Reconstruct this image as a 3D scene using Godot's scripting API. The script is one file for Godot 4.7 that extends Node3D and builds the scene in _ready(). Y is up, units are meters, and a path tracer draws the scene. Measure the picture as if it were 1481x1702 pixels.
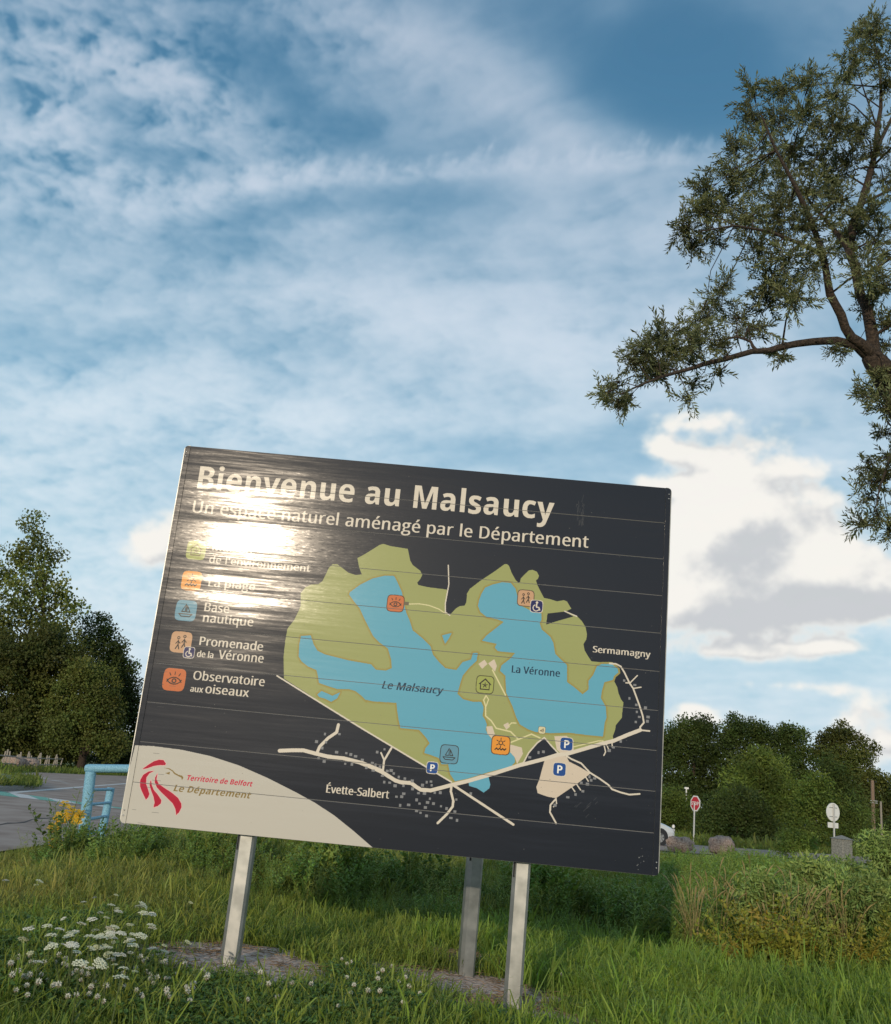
extends Node3D
# A welcome sign with a lake map on three aluminium posts, at the edge of a road junction on a summer evening.
# y up, metres. Pixel pairs below are places in the photograph; each is turned into a direction and put on the ground or at a stated depth.

const EYE := Vector3(0, 1.35, 0)
const PITCH := 0.27355
const ROLL := 0.09698
const FOCAL := 1650.0
const SIGN_MIDDLE := Vector3(-0.1704, 2.2967, -7.0)
const SIGN_YAW := -0.02901
const SIGN_WIDE := 3.6249
const SIGN_HIGH := 2.7013

var across := Vector3.RIGHT
var upward := Vector3.UP
var ahead := Vector3.FORWARD
var rng := RandomNumberGenerator.new()
var taken := {}
var mats := {}


func ray(px: float, py: float) -> Vector3:
	return ahead + across * ((px - 740.5) / FOCAL) - upward * ((py - 851.0) / FOCAL)


func at_depth(px: float, py: float, z: float) -> Vector3:
	var d := ray(px, py)
	return EYE + d * (z / d.z)


func on_ground(px: float, py: float, y := 0.0) -> Vector3:
	var d := ray(px, py)
	return EYE + d * ((y - EYE.y) / d.y)


func lin(r: float, g: float, b: float) -> Color:
	return Color(r, g, b).linear_to_srgb()


func _ready() -> void:
	rng.seed = 20240731
	set_camera()
	set_sky()
	make_materials()
	make_ground()
	make_sign()
	make_road_things()
	make_trees()
	make_willow()
	make_thicket()
	make_lawn()
	make_flowers()


# ---------------------------------------------------------------- camera, sky, sun

func set_camera() -> void:
	var right := Vector3.RIGHT
	var up := Vector3(0, cos(PITCH), sin(PITCH))
	ahead = Vector3(0, sin(PITCH), -cos(PITCH))
	across = right * cos(ROLL) + up * sin(ROLL)
	upward = up * cos(ROLL) - right * sin(ROLL)
	var cam := Camera3D.new()
	cam.name = "camera"
	cam.transform = Transform3D(Basis(across, upward, -ahead), EYE)
	cam.fov = rad_to_deg(2.0 * atan(851.0 / FOCAL))
	cam.near = 0.05
	cam.far = 3000.0
	add_child(cam)
	var sun := DirectionalLight3D.new()
	sun.name = "sun"
	sun.light_energy = SUN_ENERGY
	sun.light_color = Color(1.0, 0.92, 0.81)
	sun.light_angular_distance = 0.6
	sun.shadow_enabled = true
	var to_sun := Vector3(-0.2531, 0.2149, 0.9433)
	sun.look_at_from_position(Vector3.ZERO, -to_sun, Vector3.UP)
	add_child(sun)


const SUN_ENERGY := 0.95
const VEILS := [
	# px, py, half width, half height, turn in degrees, weight
	[110, 95, 170, 80, 14, 0.55], [270, 125, 100, 45, 20, 0.5], [370, 190, 80, 40, 35, 0.24], [40, 225, 90, 50, 10, 0.5], [95, 190, 60, 22, 0, 0.55],
	[150, 310, 230, 45, -4, 0.6], [290, 215, 60, 28, 0, 0.22], [640, 60, 230, 75, 22, 0.42], [830, 150, 230, 75, 30, 0.42], [980, 230, 190, 50, 22, 0.35],
	[950, 280, 260, 24, -3, 0.2], [430, 300, 170, 30, -8, 0.32], [1050, 268, 160, 22, -6, 0.3], [230, 360, 190, 40, -12, 0.28], [520, 385, 130, 26, -14, 0.25],
	[900, 380, 300, 70, -10, 0.26], [1120, 330, 220, 90, -10, 0.36], [860, 560, 400, 95, 6, 0.95], [650, 510, 220, 50, 12, 0.34], [1050, 500, 260, 110, 0, 0.55],
	[250, 480, 260, 80, 0, 0.26], [120, 660, 200, 60, 0, 0.42], [430, 690, 210, 55, 4, 0.45], [330, 600, 180, 35, 0, 0.22], [620, 690, 190, 45, 0, 0.34],
	[820, 700, 240, 60, 0, 0.25], [60, 780, 200, 60, 0, 0.3], [240, 930, 140, 60, 0, 0.3], [200, 1040, 200, 80, 0, 0.28], [1020, 10, 55, 40, -50, 0.3], [1300, 620, 200, 60, 0, 0.3], [1400, 760, 160, 60, 0, 0.3],
	[1420, 300, 200, 200, 0, 0.3], [700, 240, 230, 60, 0, 0.1],
	[1090, 110, 190, 120, 18, -0.55], [1200, 150, 150, 120, 0, -0.45], [430, 105, 95, 50, 22, -0.3], [570, 215, 150, 40, 22, -0.34], [165, 165, 65, 32, 20, -0.34], [265, 262, 75, 26, 20, -0.34],
	[110, 565, 170, 32, 0, -0.26], [700, 735, 210, 22, 8, -0.3], [450, 345, 110, 22, -10, -0.26], [660, 335, 120, 20, -4, -0.2], [420, 410, 100, 22, 0, -0.2], [520, 570, 150, 22, 8, -0.18], [1060, 690, 90, 30, 0, -0.2], [1150, 1120, 140, 30, 0, -0.15], [1030, 745, 160, 40, 0, -0.3],
]
const HEAPS := [
	# px, py, half width, half height, weight: the heaped clouds low on the horizon
	[1200, 835, 75, 62, 0.9], [1270, 880, 110, 75, 1.0], [1160, 900, 90, 90, 0.9], [1390, 950, 85, 62, 1.0], [1300, 975, 130, 60, 0.9], [1180, 1010, 120, 50, 0.8], [1450, 1000, 60, 40, 0.7],
	[1140, 700, 90, 26, 0.62], [1090, 745, 60, 18, 0.5], [1300, 690, 120, 26, 0.34], [1330, 775, 110, 16, 0.45], [1270, 740, 90, 22, 0.38], [1385, 820, 60, 24, 0.35], [1075, 803, 45, 14, 0.6], [1260, 1082, 170, 20, 0.62], [1380, 1070, 60, 14, 0.5],
	[1310, 1140, 170, 14, 0.42], [1440, 1165, 90, 24, 0.5], [1450, 1235, 75, 42, 0.8], [1160, 1188, 70, 20, 0.75], [1350, 1200, 110, 16, 0.3], [235, 915, 55, 34, 0.5], [290, 880, 70, 50, 0.45], [1130, 760, 60, 20, 0.3],
]


func set_sky() -> void:
	var wide := 4096
	var high := 2048
	var soft := FastNoiseLite.new()
	soft.seed = 7
	soft.noise_type = FastNoiseLite.TYPE_SIMPLEX_SMOOTH
	soft.frequency = 1.0
	soft.fractal_octaves = 5
	soft.fractal_gain = 0.55
	var fine := soft.duplicate()
	fine.seed = 21
	fine.fractal_octaves = 4
	var small := Image.create_empty(1024, 512, false, Image.FORMAT_RGB8)
	for y in 272:
		var el := PI * (0.5 - (y + 0.5) / 512.0)
		for x in 1024:
			var az := TAU * (x + 0.5) / 1024.0
			small.set_pixel(x, y, sky_color(az, el, 0.0, 0.0, 0.0, 0.0, 0.0, soft, fine))
	var ground := Color(0.36, 0.38, 0.33)
	small.fill_rect(Rect2i(0, 257, 1024, 255), ground)
	small.resize(wide, high, Image.INTERPOLATE_CUBIC)
	# the part in view, at full fineness
	var half_az := deg_to_rad(42.0)
	var top_el := deg_to_rad(56.0)
	var cols := int(2.0 * half_az / TAU * wide)
	var rows := int(top_el / PI * high)
	var coarse := 6
	var cw := cols / coarse + 2
	var ch := rows / coarse + 2
	var maps: Array[Image] = []
	for k in 5:
		maps.append(Image.create_empty(cw, ch, false, Image.FORMAT_RF))
	for j in ch:
		var el := top_el - (j + 0.5) * coarse / high * PI
		for i in cw:
			var az := -half_az + (i + 0.5) * coarse / wide * TAU
			var d := Vector3(sin(az) * cos(el), sin(el), -cos(az) * cos(el))
			var depth := d.dot(ahead)
			var veil := 0.0
			var heap := 0.0
			var inside := 0.0
			var toward := 0.0
			var puffs := 0.0
			if depth > 0.2:
				var px := 740.5 + FOCAL * d.dot(across) / depth
				var py := 851.0 - FOCAL * d.dot(upward) / depth
				inside = smoothstep(-260.0, -20.0, px) * smoothstep(1741.0, 1501.0, px) * smoothstep(-190.0, -10.0, py)
				inside *= smoothstep(deg_to_rad(41.5), deg_to_rad(37.0), absf(az)) * smoothstep(deg_to_rad(55.5), deg_to_rad(50.0), el)
				for v in VEILS:
					var turn := deg_to_rad(v[4])
					var dx: float = px - v[0]
					var dy: float = py - v[1]
					var a: float = (dx * cos(turn) + dy * sin(turn)) / v[2]
					var b: float = (-dx * sin(turn) + dy * cos(turn)) / v[3]
					var r: float = a * a + b * b
					if r < 6.0:
						veil += v[5] * exp(-r)
				for v in HEAPS:
					var a: float = (px - v[0]) / v[2]
					var b: float = (py - v[1]) / v[3]
					var r := a * a + b * b
					if r < 6.0:
						heap += v[4] * exp(-r * 0.9)
					# the same heap seen a little nearer the sun: where it is thinner there, this side is lit
					a = (px - 22.0 - v[0]) / v[2]
					b = (py - 30.0 - v[1]) / v[3]
					r = a * a + b * b
					if r < 6.0:
						toward += v[4] * exp(-r * 0.9)
				puffs = smoothstep(760.0, 260.0, px) * smoothstep(480.0, 200.0, py) + 0.3 * smoothstep(900.0, 300.0, px)
			maps[0].set_pixel(i, j, Color(veil, 0, 0))
			maps[1].set_pixel(i, j, Color(heap, 0, 0))
			maps[2].set_pixel(i, j, Color(inside, 0, 0))
			maps[3].set_pixel(i, j, Color(heap - toward, 0, 0))
			maps[4].set_pixel(i, j, Color(puffs, 0, 0))
	for m in maps:
		m.resize(cw * coarse, ch * coarse, Image.INTERPOLATE_BILINEAR)
	var first := high / 2 - rows
	for j in rows:
		var el := PI * (0.5 - (first + j + 0.5) / high)
		for i in cols:
			var x := posmod(i - cols / 2, wide)
			var az := TAU * (x + 0.5) / wide
			small.set_pixel(x, first + j, sky_color(az, el, maps[2].get_pixel(i, j).r, maps[0].get_pixel(i, j).r, maps[1].get_pixel(i, j).r, maps[3].get_pixel(i, j).r, maps[4].get_pixel(i, j).r, soft, fine))
	var panorama := PanoramaSkyMaterial.new()
	panorama.panorama = ImageTexture.create_from_image(small)
	var sky := Sky.new()
	sky.sky_material = panorama
	var e := Environment.new()
	e.background_mode = Environment.BG_SKY
	e.sky = sky
	e.background_energy_multiplier = SKY_ENERGY
	e.tonemap_mode = Environment.TONE_MAPPER_LINEAR
	e.tonemap_exposure = EXPOSURE
	e.sdfgi_enabled = true
	e.ssao_enabled = true
	e.ssil_enabled = true
	var w := WorldEnvironment.new()
	w.name = "air"
	w.environment = e
	add_child(w)


const SKY_ENERGY := 1.25
const EXPOSURE := 0.8
const BLUES := [Color8(198, 217, 229), Color8(160, 201, 221), Color8(128, 174, 203), Color8(97, 145, 177), Color8(78, 127, 162), Color8(68, 114, 150)]
const WHITES := [Color8(228, 236, 242), Color8(228, 239, 246), Color8(220, 233, 243), Color8(203, 217, 232), Color8(194, 206, 222), Color8(188, 200, 217)]


func ladder(steps: Array, t: float) -> Color:
	var k := clampf(t, 0.0, steps.size() - 1.001)
	return steps[int(k)].lerp(steps[int(k) + 1], k - int(k))


func sky_color(az: float, el: float, inside: float, veil: float, heap: float, lit: float, puffs: float, soft: FastNoiseLite, fine: FastNoiseLite) -> Color:
	var ce := cos(el)
	var d := Vector3(sin(az) * ce, sin(el), -cos(az) * ce)
	var rung := maxf(rad_to_deg(el), 0.0) / 9.5
	var stretch := 1.0 / (maxf(d.y, 0.0) + 0.3)
	var x := d.x * stretch
	var y := d.z * stretch
	var wide_noise := soft.get_noise_2d(x * 1.5, y * 1.5)
	# long drawn-out streaks, soft billows and small puffs
	var u := x * 0.94 + y * 0.34
	var v := -x * 0.34 + y * 0.94
	var streak := soft.get_noise_2d(u * 3.0 + wide_noise * 0.35, v * 9.0 + wide_noise * 0.6)
	var billow := fine.get_noise_2d(x * 5.0 + 11.0, y * 5.0 - 4.0)
	var puff := fine.get_noise_2d(x * 15.0 + streak * 0.5, y * 15.0 + billow * 0.5)
	var crumbs := soft.get_noise_2d(x * 34.0 + puff * 0.6, y * 34.0)
	var cover := lerpf(0.5 + wide_noise * 0.4, 0.25 + veil * 0.95 + wide_noise * 0.12, inside)
	cover += 0.22 * smoothstep(0.52, 0.26, el)
	cover = log(1.0 + exp(7.0 * (cover + 0.06 * billow + 0.05 * streak))) / 7.0
	var small_scale := lerpf(0.35, puffs, inside)
	var thin := cover * (1.0 + 0.6 * streak + 0.45 * billow + (0.25 + 0.95 * small_scale) * puff + (0.12 + 0.6 * small_scale) * crumbs)
	if inside > 0.01:
		# the old vapour trail, its upper edge drawn out into teeth
		var depth := d.dot(ahead)
		var px := 740.5 + FOCAL * d.dot(across) / depth
		var py := 851.0 - FOCAL * d.dot(upward) / depth
		var line := 304.0 - 0.061 * (px - 473.0) + 0.16 * maxf(473.0 - px, 0.0)
		var teeth := soft.get_noise_2d(px * 0.02 + py * 0.009, py * 0.008 + 3.0)
		var rise := 24.0 + 34.0 * teeth
		var band := smoothstep(18.0, -2.0, py - line + 8.0 * billow) * smoothstep(-rise - 16.0, -rise + 18.0, py - line)
		thin += inside * band * smoothstep(250.0, 400.0, px) * smoothstep(1260.0, 1100.0, px) * (0.32 + 0.2 * teeth + 0.3 * crumbs + 0.2 * puff)
	thin = 1.0 - exp(-1.45 * maxf(thin, 0.0))
	var c: Color = ladder(BLUES, rung).lerp(ladder(WHITES, rung), clampf(thin, 0.0, 1.0))
	# heaped clouds
	if el > 0.75:
		return c
	var lump := fine.get_noise_3d(d.x * 13.0, d.y * 15.0, d.z * 13.0)
	var lump2 := soft.get_noise_3d(d.x * 34.0, d.y * 38.0, d.z * 34.0)
	var far_heap := 0.0
	if el < 0.42:
		far_heap = (0.36 + 0.8 * soft.get_noise_3d(d.x * 5.0, d.y * 9.0, d.z * 5.0)) * smoothstep(0.42, 0.2, el) * (1.0 - inside)
	var h := heap * inside + far_heap
	var edge := smoothstep(0.05, 0.45, h)
	var body := h + 0.3 * lump * edge + 0.26 * lump2 * edge
	var a := smoothstep(0.26, 0.66, body)
	if a > 0.0:
		var glow := clampf(0.44 + 2.2 * lit * inside + 0.4 * lump2 + 0.35 * lump, 0.0, 1.0)
		glow = maxf(glow, smoothstep(0.9, 0.4, body) * 0.75)
		var white := Color8(204, 206, 209).lerp(Color8(250, 246, 239), smoothstep(0.1, 0.85, glow))
		c = c.lerp(white, a * 0.95)
	return c


# ---------------------------------------------------------------- shapes, names, materials

class Soup:
	var v := PackedVector3Array()
	var n := PackedVector3Array()
	var uv := PackedVector2Array()
	var c := PackedColorArray()
	var tint := Color.WHITE

	func tri(a: Vector3, b: Vector3, d: Vector3) -> void:
		var face := (d - a).cross(b - a).normalized()
		add(a, face)
		add(b, face)
		add(d, face)

	func add(p: Vector3, normal: Vector3, at := Vector2.ZERO) -> void:
		v.append(p)
		n.append(normal)
		uv.append(at)
		c.append(tint)

	func quad(a: Vector3, b: Vector3, d: Vector3, e: Vector3) -> void:
		tri(a, b, d)
		tri(a, d, e)

	# a triangle with its own normals, turned so that it faces the way they point
	func smooth(a: Array, b: Array, d: Array) -> void:
		var face: Vector3 = (d[0] - a[0]).cross(b[0] - a[0])
		var order := [a, b, d] if face.dot(a[1] + b[1] + d[1]) >= 0.0 else [a, d, b]
		for k in order:
			add(k[0], k[1], k[2] if k.size() > 2 else Vector2.ZERO)

	func flat(points: PackedVector2Array, front: float, back: float, frame := Transform3D.IDENTITY) -> void:
		# an outline in x and y, as thick as front - back
		var order := Geometry2D.triangulate_polygon(points)
		for k in range(0, order.size(), 3):
			var p := [points[order[k]], points[order[k + 1]], points[order[k + 2]]]
			for side in [[front, 1.0], [back, -1.0]]:
				var nrm: Vector3 = frame.basis * Vector3(0, 0, side[1])
				smooth([frame * Vector3(p[0].x, p[0].y, side[0]), nrm, p[0]], [frame * Vector3(p[1].x, p[1].y, side[0]), nrm, p[1]], [frame * Vector3(p[2].x, p[2].y, side[0]), nrm, p[2]])
		var sense := -1.0 if Geometry2D.is_polygon_clockwise(points) else 1.0
		for k in points.size():
			var p := points[k]
			var q := points[(k + 1) % points.size()]
			var out := Vector2(q.y - p.y, p.x - q.x).normalized() * -sense
			var nrm := frame.basis * Vector3(out.x, out.y, 0)
			if Geometry2D.is_point_in_polygon((p + q) * 0.5 + out * 0.0005, points):
				nrm = -nrm
			var a := frame * Vector3(p.x, p.y, front)
			var b := frame * Vector3(q.x, q.y, front)
			var d := frame * Vector3(q.x, q.y, back)
			var e := frame * Vector3(p.x, p.y, back)
			smooth([a, nrm, p], [b, nrm, q], [d, nrm, q])
			smooth([a, nrm, p], [d, nrm, q], [e, nrm, p])

	func box(low: Vector3, up: Vector3, edge := 0.0) -> void:
		# a box with chamfered upright and level edges
		var e := edge
		var pts := PackedVector2Array([Vector2(low.x + e, low.y), Vector2(up.x - e, low.y), Vector2(up.x, low.y + e), Vector2(up.x, up.y - e), Vector2(up.x - e, up.y), Vector2(low.x + e, up.y), Vector2(low.x, up.y - e), Vector2(low.x, low.y + e)]) if e > 0.0 else PackedVector2Array([Vector2(low.x, low.y), Vector2(up.x, low.y), Vector2(up.x, up.y), Vector2(low.x, up.y)])
		flat(pts, up.z, low.z)

	func tube(path: PackedVector3Array, radii: PackedFloat32Array, sides := 8, capped := true) -> void:
		var rings := []
		var ref := Vector3(0.31, 0.12, 0.94)
		for k in path.size():
			var along := (path[mini(k + 1, path.size() - 1)] - path[maxi(k - 1, 0)]).normalized()
			var s := along.cross(ref).normalized()
			var t := along.cross(s).normalized()
			ref = t.cross(along) if false else ref
			var ring := []
			for j in sides:
				var ang := TAU * j / sides
				var o := s * cos(ang) + t * sin(ang)
				ring.append([path[k] + o * radii[k], o, Vector2(float(j) / sides, k)])
			rings.append(ring)
		for k in path.size() - 1:
			for j in sides:
				var j2 := (j + 1) % sides
				smooth(rings[k][j], rings[k][j2], rings[k + 1][j2])
				smooth(rings[k][j], rings[k + 1][j2], rings[k + 1][j])
		if capped:
			for end in [0, path.size() - 1]:
				var out := (path[end] - path[1 if end == 0 else end - 1]).normalized()
				for j in sides:
					smooth([path[end], out], [rings[end][j][0], out], [rings[end][(j + 1) % sides][0], out])

	func mesh(m: Material) -> ArrayMesh:
		var a := []
		a.resize(Mesh.ARRAY_MAX)
		a[Mesh.ARRAY_VERTEX] = v
		a[Mesh.ARRAY_NORMAL] = n
		a[Mesh.ARRAY_TEX_UV] = uv
		a[Mesh.ARRAY_COLOR] = c
		var made := ArrayMesh.new()
		made.add_surface_from_arrays(Mesh.PRIMITIVE_TRIANGLES, a)
		made.surface_set_material(0, m)
		return made


func numbered(called: String) -> String:
	var k: int = taken.get(called, 0)
	taken[called] = k + 1
	return called if k == 0 else "%s_%03d" % [called, k]


func tag(o: Node, label := "", category := "", group := "", kind := "") -> void:
	if label:
		o.set_meta("label", label)
	if category:
		o.set_meta("category", category)
	if group:
		o.set_meta("group", group)
	if kind:
		o.set_meta("kind", kind)


func thing(called: String, where: Vector3, label: String, category: String, group := "", turn := 0.0) -> Node3D:
	var o := Node3D.new()
	o.name = numbered(called)
	add_child(o)
	o.position = where
	o.rotation.y = turn
	tag(o, label, category, group)
	return o


func put(called: String, mesh: Mesh, parent: Node = null, where := Transform3D.IDENTITY) -> MeshInstance3D:
	var o := MeshInstance3D.new()
	o.name = called if parent else numbered(called)
	o.mesh = mesh
	o.transform = where
	o.cast_shadow = GeometryInstance3D.SHADOW_CASTING_SETTING_ON
	(parent if parent else self).add_child(o, true)
	return o


func copies(called: String, mesh: Mesh, places: Array, tints: PackedColorArray, parent: Node = null) -> MultiMeshInstance3D:
	var m := MultiMesh.new()
	m.transform_format = MultiMesh.TRANSFORM_3D
	m.use_colors = true
	m.mesh = mesh
	m.instance_count = places.size()
	for k in places.size():
		m.set_instance_transform(k, places[k])
		m.set_instance_color(k, tints[k])
	var o := MultiMeshInstance3D.new()
	o.name = called if parent else numbered(called)
	o.multimesh = m
	o.set_meta("kind", "stuff")
	(parent if parent else self).add_child(o, true)
	return o


func plain(r: float, g: float, b: float, rough := 0.8, metal := 0.0) -> StandardMaterial3D:
	var m := StandardMaterial3D.new()
	m.albedo_color = lin(r, g, b)
	m.roughness = rough
	m.metallic = metal
	return m


func mottled(colors: Array, freq: float, octaves: int, scale: float, rough: float, relief := 0.0, key := 1) -> StandardMaterial3D:
	# grain and patches from two noises, laid out in the world's metres
	var noise := FastNoiseLite.new()
	noise.seed = key
	noise.frequency = freq
	noise.fractal_octaves = octaves
	var ramp := Gradient.new()
	var offsets := PackedFloat32Array()
	var cols := PackedColorArray()
	for k in colors.size():
		offsets.append(0.22 + 0.56 * k / (colors.size() - 1.0))
		cols.append(lin(colors[k][0], colors[k][1], colors[k][2]))
	ramp.offsets = offsets
	ramp.colors = cols
	var t := NoiseTexture2D.new()
	t.width = 512
	t.height = 512
	t.seamless = true
	t.noise = noise
	t.color_ramp = ramp
	var m := StandardMaterial3D.new()
	m.albedo_texture = t
	m.roughness = rough
	m.uv1_triplanar = true
	m.uv1_world_triplanar = true
	m.uv1_scale = Vector3.ONE * scale
	if relief > 0.0:
		var grain := NoiseTexture2D.new()
		grain.width = 512
		grain.height = 512
		grain.seamless = true
		grain.noise = noise
		m.heightmap_enabled = true
		m.heightmap_texture = grain
		m.heightmap_scale = relief
	return m


func leafy(through: float, rough := 0.55) -> StandardMaterial3D:
	var m := StandardMaterial3D.new()
	m.vertex_color_use_as_albedo = true
	m.roughness = rough
	m.metallic_specular = 0.35
	m.cull_mode = BaseMaterial3D.CULL_DISABLED
	m.backlight_enabled = true
	m.backlight = Color(through, through, through * 0.7)
	return m


func make_materials() -> void:
	mats.leaf = leafy(0.7)
	mats.blade = leafy(0.9, 0.55)
	mats.petal = leafy(0.4, 0.7)
	mats.bark = mottled([[0.018, 0.012, 0.009], [0.042, 0.03, 0.021], [0.085, 0.058, 0.04]], 0.03, 4, 1.4, 0.9, 2.0, 3)
	mats.soil = mottled([[0.27, 0.18, 0.13], [0.44, 0.32, 0.25], [0.58, 0.46, 0.37]], 0.035, 5, 0.9, 0.95, 1.5, 4)
	mats.turf = mottled([[0.07, 0.095, 0.022], [0.12, 0.16, 0.036], [0.19, 0.2, 0.065]], 0.02, 5, 0.35, 0.95, 2.0, 5)
	mats.asphalt = mottled([[0.265, 0.21, 0.178], [0.325, 0.264, 0.225], [0.375, 0.31, 0.268]], 0.012, 6, 0.11, 0.9, 0.4, 6)
	mats.asphalt.metallic_specular = 0.15
	mats.white_paint = mottled([[0.42, 0.41, 0.39], [0.58, 0.57, 0.55], [0.66, 0.65, 0.62]], 0.05, 5, 0.8, 0.7, 0.0, 7)
	mats.green_paint = mottled([[0.09, 0.3, 0.22], [0.13, 0.38, 0.29], [0.18, 0.43, 0.34]], 0.05, 5, 0.8, 0.7, 0.0, 8)
	mats.blue_paint = mottled([[0.13, 0.31, 0.42], [0.19, 0.43, 0.58], [0.27, 0.52, 0.65]], 0.03, 5, 2.6, 0.6, 0.6, 9)
	mats.stone = mottled([[0.16, 0.11, 0.085], [0.32, 0.235, 0.19], [0.48, 0.38, 0.32]], 0.02, 5, 1.1, 0.95, 3.0, 10)
	mats.concrete = mottled([[0.14, 0.14, 0.125], [0.21, 0.21, 0.19], [0.29, 0.285, 0.26]], 0.025, 5, 1.3, 0.9, 0.6, 11)
	mats.grey_wood = mottled([[0.16, 0.145, 0.12], [0.28, 0.25, 0.21], [0.38, 0.345, 0.29]], 0.03, 5, 1.4, 0.9, 0.6, 12)
	mats.pole_wood = mottled([[0.14, 0.095, 0.065], [0.22, 0.155, 0.11], [0.3, 0.22, 0.16]], 0.03, 5, 1.1, 0.9, 0.6, 13)
	mats.aluminium = mottled([[0.24, 0.25, 0.24], [0.3, 0.31, 0.3], [0.37, 0.375, 0.36]], 0.012, 5, 0.9, 0.42, 0.0, 14)
	mats.aluminium.metallic = 0.65
	mats.plank_edge = plain(0.34, 0.34, 0.34, 0.45, 0.2)
	mats.galvanised = plain(0.42, 0.43, 0.43, 0.5, 0.5)
	mats.sign_red = plain(0.5, 0.02, 0.035, 0.5)
	mats.sign_white = plain(0.72, 0.72, 0.7, 0.5)
	mats.black = plain(0.018, 0.018, 0.02, 0.5)
	mats.rubber = plain(0.02, 0.02, 0.02, 0.85)
	mats.car_paint = plain(0.55, 0.58, 0.6, 0.3)
	mats.car_paint.clearcoat_enabled = true
	mats.car_paint.clearcoat = 1.0
	mats.car_paint.clearcoat_roughness = 0.05
	mats.lamp_glass = plain(0.5, 0.52, 0.55, 0.1, 0.3)
	mats.dark_glass = plain(0.02, 0.025, 0.03, 0.05)


# ---------------------------------------------------------------- ground and road

func height(x: float, z: float) -> float:
	var near := smoothstep(15.0, 9.0, Vector2(x, z + 7.5).length()) * smoothstep(-5.0, -2.0, x)
	var h := near * (0.022 - 0.072 * clampf(x, -2.2, 2.2))
	h += near * 0.02 * sin(x * 2.3 + 0.7 * z) * sin(z * 1.9 - 0.4 * x)
	h -= 0.25 * smoothstep(5.0, 9.0, x) * smoothstep(-24.0, -16.0, z) * smoothstep(-6.0, -10.0, z)
	return h


func grounded(p: Vector3) -> Vector3:
	return Vector3(p.x, height(p.x, p.z), p.z)


func foot(px: float, py: float) -> Vector3:
	# where that pixel's ray meets the uneven ground
	var p := on_ground(px, py)
	for k in 6:
		p = on_ground(px, py, height(p.x, p.z))
	return p


const ROAD := [-5.5, 12.0, -5.5, -24.0, -4.6, -31.0, -1.0, -36.0, 4.0, -37.8, 10.2, -38.1, 14.0, -42.6, 26.0, -51.0, 70.0, -74.0, 70.0, -84.0, 24.0, -58.0, 14.1, -50.0, 10.0, -49.0, 2.0, -50.0, -6.0, -58.0, -12.0, -72.0, -19.0, -96.0, -26.6, -95.0, -25.9, -80.0, -26.0, -71.0, -22.8, -57.0, -34.0, -50.0, -70.0, -44.0, -70.0, 12.0]


func pairs(list: Array) -> PackedVector2Array:
	var out := PackedVector2Array()
	for k in range(0, list.size(), 2):
		out.append(Vector2(list[k], list[k + 1]))
	return out


func sheet(points: PackedVector2Array, y: float, m: Material, uneven := false) -> ArrayMesh:
	# a level sheet on x and z
	var s := Soup.new()
	var order := Geometry2D.triangulate_polygon(points)
	for k in range(0, order.size(), 3):
		var t := []
		for j in 3:
			var p := points[order[k + j]]
			t.append([Vector3(p.x, y + (height(p.x, p.y) if uneven else 0.0), p.y), Vector3.UP])
		s.smooth(t[0], t[1], t[2])
	return s.mesh(m)


func graded(from: float, to: float, fine_from: float, fine_to: float, step: float) -> PackedFloat32Array:
	var out := PackedFloat32Array()
	var x := fine_from
	while x <= fine_to:
		out.append(x)
		x += step
	var s := step
	x = out[out.size() - 1]
	while x < to:
		s *= 1.35
		x += s
		out.append(minf(x, to))
	s = step
	x = fine_from
	while x > from:
		s *= 1.35
		x -= s
		out.insert(0, maxf(x, from))
	return out


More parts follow.
